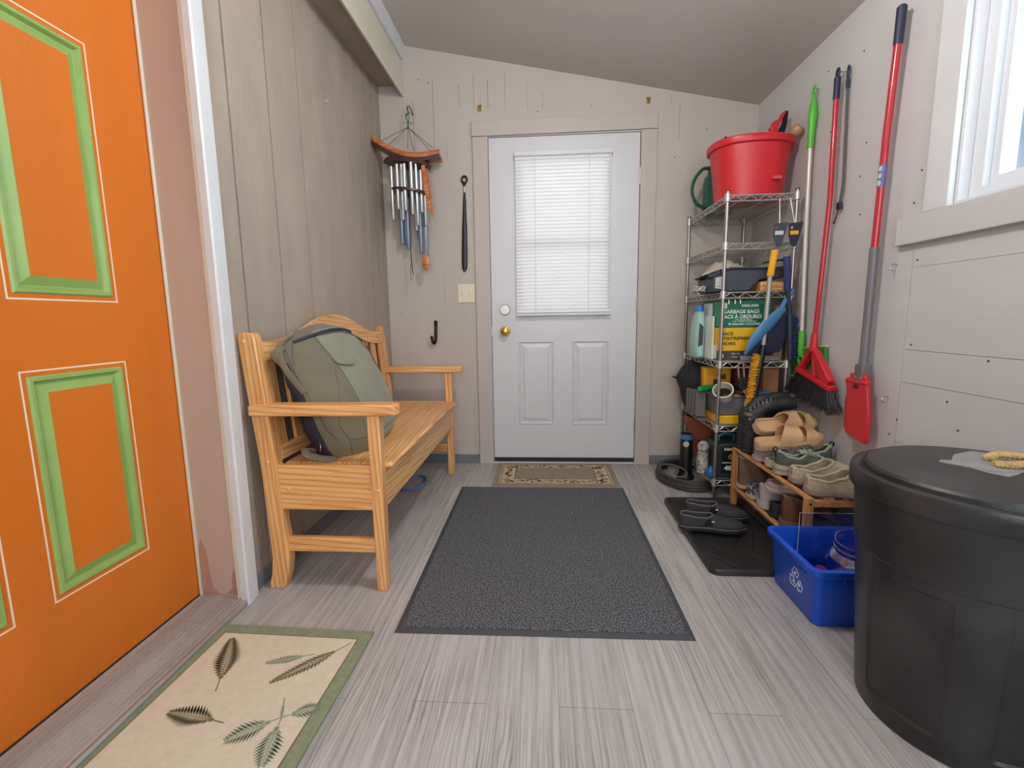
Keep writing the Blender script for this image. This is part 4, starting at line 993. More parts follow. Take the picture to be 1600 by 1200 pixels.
b = MB(); b.tube([A[0]+Vector((0, -.004, 0)), A[6]+Vector((.01, -.008, 0)), A[5]+Vector((.016, -.008, 0)), A[4]+Vector((.02, -.006, 0))], [.006, .026, .03, .016], 10, flat=.35, up=(0, 1, 0)); dp.part('side_wall', b, M['blueP'])
b = MB(); b.tube(cr([A[4]+Vector((0, -.002, -.02)), (1.492, -.652, z0+.285), (1.515, -.652, z0+.325), (1.528, -.65, z0+.345)], 5), .0115, 10); dp.part('handle', b, M['blueP'])
b = MB(); b.box(1.315, 1.50, -.618, -.600, z0, z0+.026); single('grey_tray', 'low grey plastic tray under the steel blue dustpan', 'tray', b, mat('grey_plastic', (128, 122, 120), .5), (1.41, -.61, z0), bevel=.003)
b = MB()
for x in (1.27, 1.30, 1.325): b.cyl((x, -.50, SHZ[2]-.034), (x, -.50, SHZ[2]-.062), .005, n=10)
for i, x in enumerate((1.262, 1.292, 1.318)):
    b = MB(); b.cyl((x, -.57, SHZ[2]-.036), (x, -.57, SHZ[2]-.058), .0045, n=10); single('glass_vial', 'small glass vial hanging under the third shelf above the green box', 'vial', b, M['steel'], (x, -.57, SHZ[2]-.05), group='small vials under the third shelf')

# --- fifth shelf
z0 = SHZ[4]+T_
M['bblack'] = mat('black_fabric', (34, 33, 36), .85, var=.15, vs_=10, bump=.3, bs=90)
b = MB(); R = []
for z, x0_, x1_, yc, w_ in [(z0+.005, 1.18, 1.215, -.20, .05), (z0+.05, 1.165, 1.23, -.20, .08), (z0+.13, 1.135, 1.26, -.21, .10), (z0+.195, 1.118, 1.28, -.21, .11), (z0+.25, 1.150, 1.29, -.20, .10), (z0+.290, 1.19, 1.27, -.20, .07), (z0+.30, 1.21, 1.25, -.20, .03)]:
    R.append([((x0_+x1_)/2+(x1_-x0_)/2*math.cos(a)*(1+.05*math.sin(3*a+z*40)), yc+w_*math.sin(a)*(1+.06*math.sin(4*a+z*60)), z) for a in [2*PI*k/24 for k in range(24)]])
b.rings(R); b.tube([(1.125, -.21, z0+.19), (1.095, -.22, z0+.20), (1.085, -.22, z0+.205)], [.008, .005, .001], 6)
single('black_bag', 'black cloth bag bulging over the left edge of the fifth shelf', 'bag', b, M['bblack'], (1.2, -.2, z0), smooth=60)
M['tyellow'] = mat('tool_bag_yellow', (232, 172, 34), .7, var=.1, vs_=14, bump=.3, bs=60)
tb = Thing('tool_bag', 'yellow and black tool bag at the back of the fifth shelf', 'tool bag', (1.37, -.20, z0))
b = MB(); b.box(1.297, 1.50, -.27, -.06, z0, z0+.145); b.box(1.29, 1.50, -.272, -.06, z0+.255, z0+.290); tb.part('base', b, M['bblack'], bevel=.01)
b = MB(); b.box(1.225, 1.375, -.36, -.275, z0+.155, z0+.270); tb.part('flap', b, M['tyellow'], bevel=.012, seg=3)
b = MB(); text(b, 'DE', .036, xz(1.298, -.3615, z0+.205), bold=.002); tb.part('lettering', b, M['black'], smooth=0)
b = MB(); b.box(1.275, 1.31, -.385, -.363, z0+.12, z0+.205); tb.part('buckle', b, M['black'], bevel=.004)
b = MB(); b.box(1.39, 1.44, -.38, -.30, z0+.02, z0+.26); single('red_carton', 'dark red carton standing behind the two padlocks', 'box', b, mat('brick_red', (128, 56, 44), .6), (1.41, -.34, z0), bevel=.004)
b = MB(); b.box(1.452, 1.526, -.57, -.32, z0+.075, z0+.285); b.m = 1; b.box(1.45, 1.452, -.45, -.44, z0+.08, z0+.28)
for q in range(3): b.m = 0
single('brown_board', 'warm brown wooden board box at the right end of the fifth shelf', 'box', b, [mat('brown_board', (150, 98, 62), .7, var=.12, vs_=8, stretch=(1, 1, .2)), M['groove']], (1.49, -.45, z0), smooth=0)
for i, (x, rz, lb) in enumerate([(1.317, .35, 'left of two black padlocks with long shackles hung on the fourth shelf edge'), (1.368, -.1, 'right of two black padlocks with long shackles hung on the fourth shelf edge')]):
    pk = Thing('padlock', lb, 'padlock', (x, -.63, .60))
    Mk = rotm((x, -.634, .655), 0, 0, -.12 if i == 0 else .08)
    b = MB(); b.box(-.019, .019, -.012, .012, -.066, -.005, M=Mk); pk.part('body', b, M['black'], bevel=.004)
    b = MB(); b.tube(cr([(-.013, 0, -.01), (-.013, 0, .05), (-.009, 0, .066), (0, 0, .073), (.009, 0, .066), (.013, 0, .05), (.013, 0, -.01)], 4), .0042, 8, M=Mk); pk.part('shackle', b, mat('grey_sleeve', (142, 128, 118), .5))
M['grass'] = mat('green_handle', (34, 140, 74), .35)
b = MB(); b.tube([(1.150, -.50, z0+.165), (1.158, -.50, z0+.167), (1.20, -.48, z0+.170), (1.30, -.44, z0+.172)], [.010, .017, .018, .016], 12)
single('trowel', 'tool with a glossy green handle lying across the grey storage bin', 'garden tool', b, M['grass'], (1.2, -.48, z0+.16))
cup = Thing('small_bucket', 'off white bucket tipped on its side in the grey storage bin', 'bucket', (1.25, -.56, z0+.13))
Mc = frame((1.235, -.575, z0+.165), (.2, .35, 1), (.9, .5, -.3)) 
b = MB(); Mc = Matrix.Translation((1.243, -.60, z0+.176)) @ Matrix.Rotation(math.radians(-28), 4, 'Y') @ Matrix.Rotation(math.radians(38), 4, 'X')
b.lathe([(.030, -.070), (.036, -.068), (.048, 0), (.051, .001), (.051, .006), (.044, .006), (.034, -.058), (.001, -.058)], n=32, M=Mc, cap1=False); cup.part('bucket', b, mat('offwhite', (214, 206, 186), .5, var=.08, vs_=14))
b = MB(); b.lathe([(.034, -.055), (.037, -.03), (.001, -.022)], n=24, M=Mc); b.tube([Mc @ Vector((-.02, 0, -.02)), Mc @ Vector((.02, .01, -.015))], .003, 6); cup.part('contents', b, M['iron'])
M['gbin'] = mat('grey_bin', (112, 106, 108), .5, var=.05)
gb = Thing('storage_bin', 'grey plastic storage bin full of tools on the fifth shelf', 'storage bin', (1.30, -.50, z0))
b = MB(); R = []
zb_ = z0+.046
for z, e in [(zb_, .0), (zb_+.09, .012), (zb_+.094, .019), (zb_+.102, .019), (zb_+.102, .010), (zb_+.012, -.005)]:
    R.append([(1.222-e, -.585-e, z), (1.378+e, -.585-e, z), (1.378+e, -.35+e, z), (1.222-e, -.35+e, z)])
b.rings(R); gb.part('body', b, M['gbin'], bevel=.006)
b = MB(); b.box(1.352, 1.395, -.6055, -.604, zb_+.022, zb_+.078, M=Matrix.Translation((0, .006, 0))); gb.part('label', b, M['sticker'])
b = MB()
for k in range(4): b.prism([(1.155, z0+.003+k*.003), (1.205, z0+.003+k*.003), (1.205, z0+.145), (1.155, z0+.145)], -.28-k*.055, -.30-k*.055, 'y')
b.box(1.156, 1.206, -.52, -.28, z0, z0+.004)
single('grey_folder_rack', 'set of upright grey panels standing at the left end of the fifth shelf', 'panels', b, M['gbin'], (1.18, -.4, z0), bevel=.002)
b = MB(); b.box(1.226, 1.385, -.600, -.36, z0, z0+.044); single('yellow_case', 'flat yellow case under the grey storage bin', 'case', b, M['boxyellow'], (1.30, -.48, z0), bevel=.004)
rs = random.Random(12)
for i, (x, y, z, dx, dz, r, m, nm, lb) in enumerate([(1.30, -.60, .150, .09, -.02, .010, 'card', 'stick', 'worn wooden stick lying across the grey storage bin'), (1.29, -.57, .135, .10, .004, .014, 'iron', 'hand_tool', 'dark metal hand tool on top of the grey storage bin'), (1.31, -.53, .178, .09, -.006, .013, 'black', 'grip', 'black tool grip lying on the grey bin below the padlocks')]):
    b = MB(); b.tube([(x, y, z0+z), (x+dx/2, y+.02, z0+z+dz/2), (x+dx, y+.01, z0+z+dz)], [r*.7, r, r*.8], 10); single(nm, lb, 'tool', b, M[m], (x, y, z0+z))
b = MB(); b.cyl((1.363, -.600, z0+.168), (1.363, -.575, z0+.172), .016, n=20); single('wood_disc', 'small round pale wooden disc among the tools above the grey bin', 'disc', b, M['plug'], (1.363, -.59, z0+.17), bevel=.002)
b = MB(); b.box(1.40, 1.52, -.61, -.40, z0, z0+.072); single('navy_case', 'navy blue box behind the brush of the yellow snow brush', 'case', b, M['navy'], (1.46, -.5, z0), bevel=.004)
b = MB(); b.prism([(1.405, z0+.075), (1.525, z0+.078), (1.515, z0+.105), (1.45, z0+.120), (1.41, z0+.115)], -.60, -.42, 'y'); single('plastic_bag', 'crumpled clear and white plastic bag on the navy box', 'bag', b, mat('film', (190, 186, 180), .3, var=.2, vs_=30), (1.46, -.5, z0+.08), bevel=.006)
b = MB(); b.ball((1.45, -.585, z0+.150), .045, .03, .022, 16, 8); single('blue_cloth', 'small bright blue cloth on top of the clear plastic bag', 'cloth', b, M['blueP'], (1.45, -.58, z0+.15))

# --- lowest shelf
z0 = SHZ[5]+T_
M['terra'] = mat('terracotta', (158, 86, 62), .75, var=.08, vs_=9)
def pot(x, y, z, r, h, lb, nm='flower_pot', m='terra'):
    t = Thing(nm, lb, 'flower pot', (x, y, z))
    t.part('body', MB().lathe([(r*.68, 0), (r*.90, h*.76), (r*.90, h*.78), (r*.82, h*.78), (r*.62, .01), (.001, .01)], (x, y, z), 32, cap1=False), M[m])
    t.part('rim', MB().lathe([(r*.90, h*.74), (r, h*.76), (r*1.02, h*.98), (r, h), (r*.9, h), (r*.87, h*.76), (r*.90, h*.74)], (x, y, z), 32, cap0=False, cap1=False), M[m])
pot(1.30, -.17, z0, .105, .15, 'lower large terracotta flower pot at the left of the lowest shelf')
pot(1.300, -.18, z0+.100, .118, .145, 'upper large terracotta flower pot stacked in another on the lowest shelf')
pot(1.445, -.42, z0, .075, .20, 'dark red plastic flower pot at the right of the lowest shelf', m='darkred') if M.setdefault('darkred', mat('dark_red_plastic', (86, 36, 34), .5)) else None
cy = Thing('pump_cylinder', 'black tall cylinder with blue top standing on the floor inside the hose coil', 'cylinder', (1.17, -.27, 0))
Mv = Matrix.Translation((1.170, -.27, 0))
b = MB(); b.lathe([(.050, .0), (.050, .012), (.038, .03), (.0355, .05), (.0355, .265), (.033, .272), (.001, .272)], n=28, M=Mv); cy.part('barrel', b, M['black'])
b = MB(); b.lathe([(.036, .240), (.0362, .241), (.0362, .268), (.036, .269)], n=28, M=Mv); cy.part('blue_band', b, M['blueP'])
b = MB(); b.cyl((1.158, -.3060, .215), (1.158, -.300, .215), .0165, n=24); cy.part('round_sticker', b, M['sticker'])
M['bat'] = mat('dark_green_grey', (44, 56, 58), .45, var=.08)
bt = Thing('battery_box', 'dark green battery box printed 48V on the lowest shelf', 'battery box', (1.30, -.52, z0))
b = MB(); R = []
for z, a0_, a1_ in [(z0, 1.225, 1.385), (z0+.02, 1.222, 1.388), (z0+.13, 1.222, 1.388), (z0+.172, 1.235, 1.388), (z0+.185, 1.26, 1.38)]:
    R.append([(a0_, -.60, z), (a1_, -.60, z), (a1_, -.43, z), (a0_, -.43, z)])
b.rings(R); bt.part('case', b, M['bat'], bevel=.008)
b = MB(); b.box(1.252, 1.385, -.6025, -.600, z0+.088, z0+.164); b.box(1.252, 1.385, -.6025, -.600, z0+.030, z0+.082); bt.part('black_label', b, M['black'])
b = MB(); text(b, '5.0Ah', .018, xz(1.262, -.6032, z0+.150), bold=.0008); b.box(1.255, 1.382, -.6035, -.6025, z0+.082, z0+.086); text(b, '48V', .034, xz(1.266, -.6032, z0+.044) @ Matrix.Shear('XY', 4, (.25, 0)), bold=.0012, sx=1.15); bt.part('lettering', b, M['ink'], smooth=0)
b = MB(); b.tube([(1.300+.012*math.cos(a*PI/8), -.6032, z0+.115+.012*math.sin(a*PI/8)) for a in range(16)], .0022, 6, closed=True); b.prism([(1.293, z0+.119), (1.307, z0+.119), (1.300, z0+.108)], -.6040, -.6030, 'y'); bt.part('round_emblem', b, mat('emblem_yellow', (206, 196, 56), .5))
b = MB(); b.tube(cr([(1.262, -.52, z0+.185), (1.262, -.52, z0+.205), (1.30, -.52, z0+.222), (1.34, -.52, z0+.205), (1.34, -.52, z0+.185)], 4), .008, 8); bt.part('teal_handle', b, mat('teal', (36, 130, 160), .4))
b = MB(); b.ball((1.190, -.50, z0+.140), .030, .030, .034, 20, 14); 
for p in b.v: p.z += .0
b.lathe([(.028, 0), (.032, .05), (.026, .115)], (1.190, -.50, z0), 16)
single('spray_can', 'patterned white and grey can on the lowest shelf left of the battery box', 'can', b, mat('speckled_white', (206, 200, 188), .6, var=0, c2=(120, 112, 104), vs_=60), (1.19, -.5, z0))
b = MB(); b.lathe([(.018, 0), (.026, .012), (.024, .035), (.012, .048), (.010, .06)], (1.205, -.585, z0), 18); single('blue_bottle', 'small bright blue bottle at the front left of the lowest shelf', 'bottle', b, mat('bright_blue', (40, 98, 168), .35), (1.205, -.585, z0))
b = MB(); b.box(1.40, 1.50, -.60, -.52, z0, z0+.06); single('black_case', 'small black case at the front right of the lowest shelf', 'case', b, M['black'], (1.45, -.56, z0), bevel=.006)

# hose coil round the post foot
M['hose'] = mat('black_rubber_hose', (58, 56, 55), .5, var=.08)
b = MB(); P = []
for k in range(4*28+6):
    a = 2*PI*k/28+2.0; lv = k/28
    r = .222 - .010*abs((lv % 2)-1) - .004*lv
    P.append((1.175+r*.80*math.cos(a), -.300+r*1.03*math.sin(a), .0105+.0135*min(lv, 3.2)+.001*math.sin(a*3)))
b.tube(P, .0100, 10); 
hs = single('rubber_hose', 'coil of thick black rubber hose on the floor under the wire shelving', 'hose', b, M['hose'], (1.175, -.3, 0))
b = MB(); b.tube(cr([(1.02, -.33, .055), (1.035, -.23, .065), (1.10, -.24, .07), (1.145, -.34, .07), (1.13, -.42, .065), (1.09, -.43, .060), (1.08, -.37, .06), (1.12, -.30, .065), (1.15, -.28, .075)], 6), .0042, 8)
single('grey_cable', 'thin grey cord looped on top of the black hose coil', 'cord', b, M['gbin'], (1.1, -.33, .06))

# ------------------------------------------------------------ tools hung on the shelf front and the right wall
def path_between(a, b_, n=2): return [Vector(a)+(Vector(b_)-Vector(a))*i/n for i in range(n+1)]
def bristles(b, base, dirn, side, n, ln, sp, seed, r=.0012, along=None):
    rs = random.Random(seed)
    for k in range(n):
        t = rs.random(); p = Vector(base[0])+(Vector(base[1])-Vector(base[0]))*t + Vector(side)*rs.uniform(-1, 1)
        d = Vector(dirn)+Vector([rs.uniform(-sp, sp) for _ in range(3)])
        b.tube([p, p+d*ln*rs.uniform(.85, 1.05)], [r, r*.6], 4)
M['yfoam'] = mat('yellow_foam', (238, 174, 34), .8, var=.05, bump=.3, bs=70); M['bfoam'] = mat('navy_foam', (46, 60, 104), .8, var=.08, bump=.3, bs=70)
M['poleS'] = mat('grey_pole', (176, 172, 168), .4, metal=.3)
def snow_brush(lb, top, g0, g1, p1, end, foam, bris, bside, hang, hd):
    t = Thing('snow_brush', lb, 'snow brush', g0)
    top, g0, g1, p1, end = map(Vector, (top, g0, g1, p1, end))
    t.part('foam_grip', MB().tube([g0, g0+(g1-g0)*.05, g0+(g1-g0)*.5, g0+(g1-g0)*.95, g1], [.0145, .0165, .0155, .0165, .0145], 14), foam)
    t.part('pole', MB().tube([g1, p1], .0105, 12), M['poleS'] if hd else M['navy'])
    t.part('brush_arm', MB().tube([p1, p1+(end-p1)*.1, end], [.0125, .0145, .0135], 12), M['black'] if hd else M['navy'])
    # hang card
    Md = frame(top, (1, .12, 0), (0, 0, 1))
    b = MB(); b.prism([(-.030, 0), (.036, .006), (.024, -.055), (.010, -.105), (-.012, -.105), (-.028, -.06)], -.002, .002, 'y', M=Matrix.Translation(top)); c_ = t.part('hang_card', b, M['navy'] if not hd else M['slate'], bevel=.001)
    b = MB(); b.cyl((top.x-.016, top.y-.0035, top.z-.020), (top.x-.016, top.y-.002, top.z-.020), .0055, n=16); t.part('card_dot', b, M['red'] if hd else M['yfoam'], parent=c_)
    b = MB(); b.box(top.x-.022, top.x+.016, top.y-.0030, top.y-.002, top.z-.052, top.z-.034); t.part('card_print', b, M['sticker'] if hd else M['yfoam'], parent=c_)
    b = MB(); b.tube([top+Vector((-.010, 0, -.098)), g0+Vector((-.008, 0, .0))], .0016, 6); b.tube([top+Vector((.006, 0, -.10)), g0+Vector((.008, 0, 0))], .0016, 6)
    t.part('card_tie', b, M['steel'])
    b = MB(); b.tube([top+Vector((-.002, 0, -.004)), Vector(hang)], .0016, 6); t.part('hanging_wire', b, M['steel'])
    b = MB(); d = (end-p1); 
    bristles(b, (p1+d*bris[0], p1+d*bris[1]), bside, (0, .010, 0), 260 if hd else 260, bris[2], .16, 3, .0017)
    t.part('bristles', b, M['yfoam'] if hd else M['bfoam'], smooth=0)
snow_brush('snow brush with yellow foam grip and yellow bristles hung on the shelving front', (1.450, -.652, 1.385), (1.430, -.66, 1.262), (1.414, -.66, 1.140), (1.402, -.66, .812), (1.372, -.66, .520), M['yfoam'], (.15, .98, .042), (-1, -.1, -.05), (1.452, -.628, 1.505), True)
snow_brush('snow brush with navy foam grip and navy bristles nearest the right wall', (1.520, -.650, 1.385), (1.487, -.658, 1.232), (1.500, -.658, 1.072), (1.518, -.658, .960), (1.532, -.658, .740), M['bfoam'], (.02, .98, .036), (1, -.1, -.05), (1.500, -.628, 1.505), False)

M['lime'] = mat('lime_plastic', (86, 190, 60), .35, var=.04); M['limeD'] = mat('green_pad', (60, 140, 56), .85, var=.15, vs_=40, bump=.5)
M['whiteP'] = mat('cream_pole', (214, 206, 198), .3, metal=.2)
du = Thing('dust_mop', 'dust mop with lime green grip and cream pole hung on the right wall', 'mop', (1.565, -.65, .70))
XG = 1.568
b = MB(); b.tube(cr([(XG, -.640, 1.94), (XG, -.655, 1.965), (XG, -.648, 1.985), (XG, -.634, 1.975), (XG, -.636, 1.95), (XG, -.64, 1.94)], 4), .0045, 8)
b.tube([(XG, -.643, 1.945), (XG, -.643, 1.90), (XG, -.643, 1.86), (XG, -.642, 1.80), (XG, -.641, 1.72)], [.007, .015, .019, .0145, .0125], 16); du.part('grip', b, M['lime'])
du.part('pole', MB().tube([(XG, -.641, 1.72), (XG-.002, -.660, 1.30), (XG, -.680, .875)], .0098, 14), M['whiteP'])
b = MB(); b.tube([(XG, -.680, .88), (XG, -.681, .86), (XG, -.686, .77), (XG, -.688, .755)], [.0135, .0145, .0145, .010], 14)
b.tube([(XG, -.688+.020*math.cos(a*PI/8), .745+.022*math.sin(a*PI/8)) for a in range(16)], .006, 8, closed=True); du.part('socket', b, M['lime'])
b = MB(); b.prism([(-.585, .770), (-.600, .655), (-.880, .690), (-.868, .815), (-.72, .80)], XG+.006, XG+.020, 'x'); du.part('mop_pad', b, M['limeD'], bevel=.004)
b = MB(); b.tube([(XG+.012, -.59, .652), (XG+.012, -.885, .686)], .005, 8); b.tube([(XG+.012, -.585, .775), (XG+.012, -.72, .803), (XG+.012, -.872, .818)], .005, 8); du.part('pad_edge', b, mat('pale_green', (196, 206, 160), .8))
b = MB(); b.cyl((XR, -.633, 1.978), (XR-.03, -.633, 1.982), .0018, n=8); du.part('nail', b, M['steel'])

XB = 1.555
M['redpole'] = mat('red_pole', (186, 34, 48), .28, var=.03, coat=.4)
br = Thing('broom', 'red broom with black bristles hung on the right wall', 'broom', (XB, -.85, .6))
b = MB(); b.tube([(XB, -.8435, 1.845), (XB, -.8430, 1.93)], .0125, 14); b.tube([(XB, -.8430+.0095*math.cos(a*PI/8), 1.946+.019*math.sin(a*PI/8)) for a in range(16)], .0045, 8, closed=True); br.part('end_cap', b, M['navy'])
br.part('pole', MB().tube([(XB, -.8435, 1.86), (XB-.004, -.860, 1.44), (XB-.006, -.836, 1.0), (XB-.006, -.824, .80)], .0105, 14), M['redpole'])
b = MB()
ap = [(-.806, .806), (-.846, .802)]; fl, fr = (-.716, .703), (-.985, .650)
def bar2(b, p, q, w0, w1, x0, x1):
    p, q = Vector(p), Vector(q); d = (q-p).normalized(); nn = Vector((-d.y, d.x))
    b.prism([tuple(p+nn*w0), tuple(q+nn*w1), tuple(q-nn*w1), tuple(p-nn*w0)], x0, x1, 'x')
b.tube([(XB-.006, -.826, .875), (XB-.006, -.824, .79)], [.014, .018], 14)
bar2(b, (-.815, .80), (-.722, .698), .008, .012, XB-.020, XB+.010); bar2(b, (-.838, .80), (-.955, .655), .010, .034, XB-.020, XB+.010)
bar2(b, (-.828, .80), (-.850, .678), .008, .009, XB-.016, XB+.006)
bar2(b, (-.712, .700), (-.985, .642), .011, .011, XB-.024, XB+.014)
br.part('broom_head', b, M['red'], bevel=.004)
b = MB(); rs = random.Random(2)
for k in range(1500):
    t = rs.random(); p = Vector((XB-.005+rs.uniform(-.017, .017), -.716-.264*t, .692-.058*t))
    y2 = -.640-.400*t + rs.uniform(-.004, .004); z2 = .590-.045*t+.008*math.sin(t*40)+rs.uniform(-.012, .008)
    q = Vector((min(XB+.017, XB-.008+rs.uniform(-.027, .025)), y2, z2)); mid = (p+q)/2+Vector((0, (y2+.84)*-.03, .004))
    b.tube([p, mid, q], [.0012, .0012, .0007], 3, caps=False)
br.part('bristles', b, mat('black_bristle', (36, 36, 40), .5, var=.2, vs_=20), smooth=0)
b = MB(); b.cyl((XR, -.843, 1.95), (XB-.01, -.843, 1.954), .002, n=8); br.part('nail', b, M['steel'])
# thin telescoping wand beside the broom
wd = Thing('thin_wand', 'thin dark grey wand with a small hook hanging right beside the red broom', 'wand', (1.582, -.87, 1.35))
XW = 1.580
b = MB(); b.tube([(XW, -.872+.007*math.cos(a*PI/8), 1.935+.027*math.sin(a*PI/8)) for a in range(16)], .0032, 8, closed=True); b.tube([(XW, -.873, 1.908), (XW, -.873, 1.875)], [.008, .007], 10); wd.part('loop_end', b, M['navy'])
wd.part('rod', MB().tube(cr([(XW, -.873, 1.88), (XW, -.884, 1.68), (XW, -.893, 1.50), (XW, -.882, 1.425)], 6), .0050, 10), mat('green_grey', (78, 88, 86), .4))
b = MB(); b.box(XW-.006, XW+.006, -.892, -.868, 1.395, 1.425); wd.part('clamp', b, M['navy'], bevel=.002)
wd.part('hook', MB().tube(cr([(XW, -.874, 1.40), (XW, -.866, 1.37), (XW, -.852, 1.345), (XW, -.848, 1.350)], 5), .0024, 8), M['iron'])

XM = 1.555
mp_ = Thing('folding_mop', 'red pole mop with folded red head hung on the right wall', 'mop', (XM, -1.16, .5))
mp_.part('pole', MB().tube([(XM, -1.188, 1.885), (XM, -1.172, 1.60), (XM, -1.160, 1.19)], .0125, 16), M['redpole'])
mp_.part('end_cap', MB().tube([(XM, -1.1875, 1.875), (XM, -1.192, 1.99), (XM, -1.192, 1.996)], [.0145, .0155, .010], 16), M['navy'])
b = MB(); b.tube([(XM, -1.1662, 1.41), (XM, -1.1695, 1.487)], .0131, 16); st_ = mp_.part('pole_sticker', b, mat('label_blue_violet', (110, 96, 160), .4), label='violet sticker with three white discs')
for k, z in enumerate((1.425, 1.449, 1.473)):
    b = MB(); y = -1.1668-(z-1.41)*.043; b.rings([[(XM-.0132*math.cos(u), y-.0132*math.sin(u), z+.0095*w) for u, w in [(.35+ca*.5, sa) for ca, sa in [(math.cos(a), math.sin(a)) for a in [2*PI*j/20 for j in range(20)]]]]], True, False, True)
    b.v = [Vector((p.x-.0004, p.y-.0003, p.z)) for p in b.v]; mp_.part('sticker_disc', b, M['mint'], parent=st_)
mp_.part('lower_tube', MB().tube([(XM, -1.160, 1.20), (XM, -1.157, .79), (XM, -1.156, .755)], [.0150, .0150, .0175], 16), mat('mop_grey', (112, 110, 114), .4))
b = MB(); b.box(XM-.018, XM+.018, -1.180, -1.132, .700, .765); b.cyl((XM-.022, -1.142, .712), (XM+.022, -1.142, .712), .008, n=12); b.cyl((XM-.022, -1.172, .712), (XM+.022, -1.172, .712), .008, n=12); mp_.part('hinge_block', b, M['gbin'], bevel=.005)
def plate(y0t, y1t, y0b, y1b, zt_, zb0, zb1, xc, th):
    b = MB(); P = [(y0t, zt_), ((y0t+y1t)/2, zt_+.006), (y1t, zt_), (y1t-.006, zt_-.03), (y1b, (zt_+zb1)/2), (y1b, zb1), ((y0b+y1b)/2, (zb0+zb1)/2-.004), (y0b, zb0), (y0b+.004, (zt_+zb0)/2)]
    b.prism(P, xc-th, xc+th, 'x'); return b
mp_.part('mop_plate', plate(-1.052, -1.150, -1.048, -1.165, .697, .490, .478, XM+.018, .006), M['red'], bevel=.004)
b = plate(-1.092, -1.212, -1.110, -1.235, .697, .488, .470, XM-.012, .008); b.tube([(XM-.012, -1.090, .696), (XM-.012, -1.214, .698)], .012, 10); mp_.part('mop_plate', b, M['red'], bevel=.004)
for y in (-1.118, -1.182):
    b = MB(); b.box(XM-.016, XM+.004, y-.013, y+.013, .700, .728); mp_.part('clip', b, M['red'], bevel=.006)
b = MB(); b.box(XM-.0215, XM-.018, -1.172, -1.140, .672, .690); mp_.part('latch', b, mat('dark_red', (90, 18, 24), .5), bevel=.001)
b = MB(); b.cyl((XR, -1.192, 1.975), (XM+.01, -1.192, 1.98), .002, n=8); mp_.part('nail', b, M['steel'])
# ------------------------------------------------------------ shoe rack
rk = Thing('shoe_rack', 'low two tier wooden shoe rack against the right wall beside the shelving', 'shoe rack', (1.42, -1.0, 0))
RX0, RX1, RY0, RY1, RT = 1.276, 1.560, -1.352, -.668, .300
for x in (RX0, RX1-.026):
    for y in (RY0, RY1-.026):
        b = MB(); b.box(x, x+.026, y, y+.026, .0068, RT); rk.part('leg', b, M['rackZ'], bevel=.002)
for y in (RY0, RY1-.026):
    for z in (.070, RT-.034):
        b = MB(); b.box(RX0+.026, RX1-.026, y+.003, y+.021, z, z+.026); rk.part('end_rail', b, M['rackY'], bevel=.002)
for z in (.096, RT-.008):
    for k in range(5):
        x = RX0+.002+k*.0615
        b = MB(); b.box(x, x+.034 if k else x+.020, RY0+.004, RY1-.004, z, z+.010); rk.part('slat', b, M['rackY'], bevel=.0015)
b = MB(); b.cyl((RX0+.013, RY0-.0006, RT-.022), (RX0+.013, RY0+.001, RT-.022), .004, n=12); rk.part('screw_hole', b, M['iron'])
TT = RT+.0035; LT = .1075

# ------------------------------------------------------------ shoes
FW = [(0, .010), (.035, .026), (.12, .032), (.38, .032), (.68, .0455), (.84, .041), (.94, .027), (1, .006)]
def upper(Lh, W, H, O, sole=.022, insole=.028, lip=.005, bulge=.85, asym=.0):
    R = []; N = 34
    for i in range(N+1):
        t = i/N; tt = t*t*(3-2*t)*.35+t*.65
        w = interp(FW, tt)*W; h = interp(H, tt); wo = min(interp(O, tt)*W, w*.92); x = tt*Lh
        cy_ = asym*math.sin(tt*PI)
        half = []
        for k in range(9):
            a = k/8*PI/2
            half.append((wo+(w-wo)*math.cos(a)**bulge, sole+(h-sole)*math.sin(a)**.9))
        li = min(lip, wo*.5) if wo > .003 else 0
        ins = min(insole, h-.004)
        wi = max(min(w-.007, w*.85), .002) if wo > .003 else 0
        half += [(max(wo-li*.5, 0), h+li*.4 if wo > .003 else h-.001), (max(wo-li, 0), h-.002), ((max(wo-li, 0)+wi)/2, (h+ins)/2), (wi*.95, ins+.004), (wi*.5, ins), (0, ins)]
        R.append([(x, p+cy_, z) for p, z in half]+[(x, -p+cy_, z) for p, z in half[-2::-1]])
    b = MB(); b.rings(R); return b
def sole(Lh, W, z0_, z1_, g=.004, toe=.0, heel=.0, wave=0):
    n = 26; out = []
    for i in range(n+1):
        t = i/n; tt = t*t*(3-2*t)*.5+t*.5; out.append((tt*(Lh+2*g)-g, interp(FW, tt)*W+g, tt))
    def ring(zf, inset):
        a = [(x+(inset if t < .5 else -inset)*(1 if t < .05 or t > .95 else 0), w-inset, zf(t)) for x, w, t in out]
        return [(x, w, z) for x, w, z in a]+[(x, -w, z) for x, w, z in a[::-1]]
    zt_ = lambda t: z1_ + heel*max(0, 1-t/.35) + toe*max(0, (t-.8)/.2)
    zb_ = lambda t: z0_ + toe*max(0, (t-.8)/.2)
    zm = lambda t: (zb_(t)*.5+zt_(t)*.5)
    b = MB(); b.rings([ring(zb_, .004), ring(lambda t: zb_(t)+.003, .0005), ring(zm, -.0008), ring(zt_, .001)]); return b
def xf(b, Mx): b.v = [Mx @ p for p in b.v]; return b
def place(heel, yaw, pitch=0, roll=0):
    return Matrix.Translation(Vector(heel)) @ Matrix.Rotation(math.radians(yaw), 4, 'Z') @ Matrix.Rotation(math.radians(-pitch), 4, 'Y') @ Matrix.Rotation(math.radians(roll), 4, 'X')
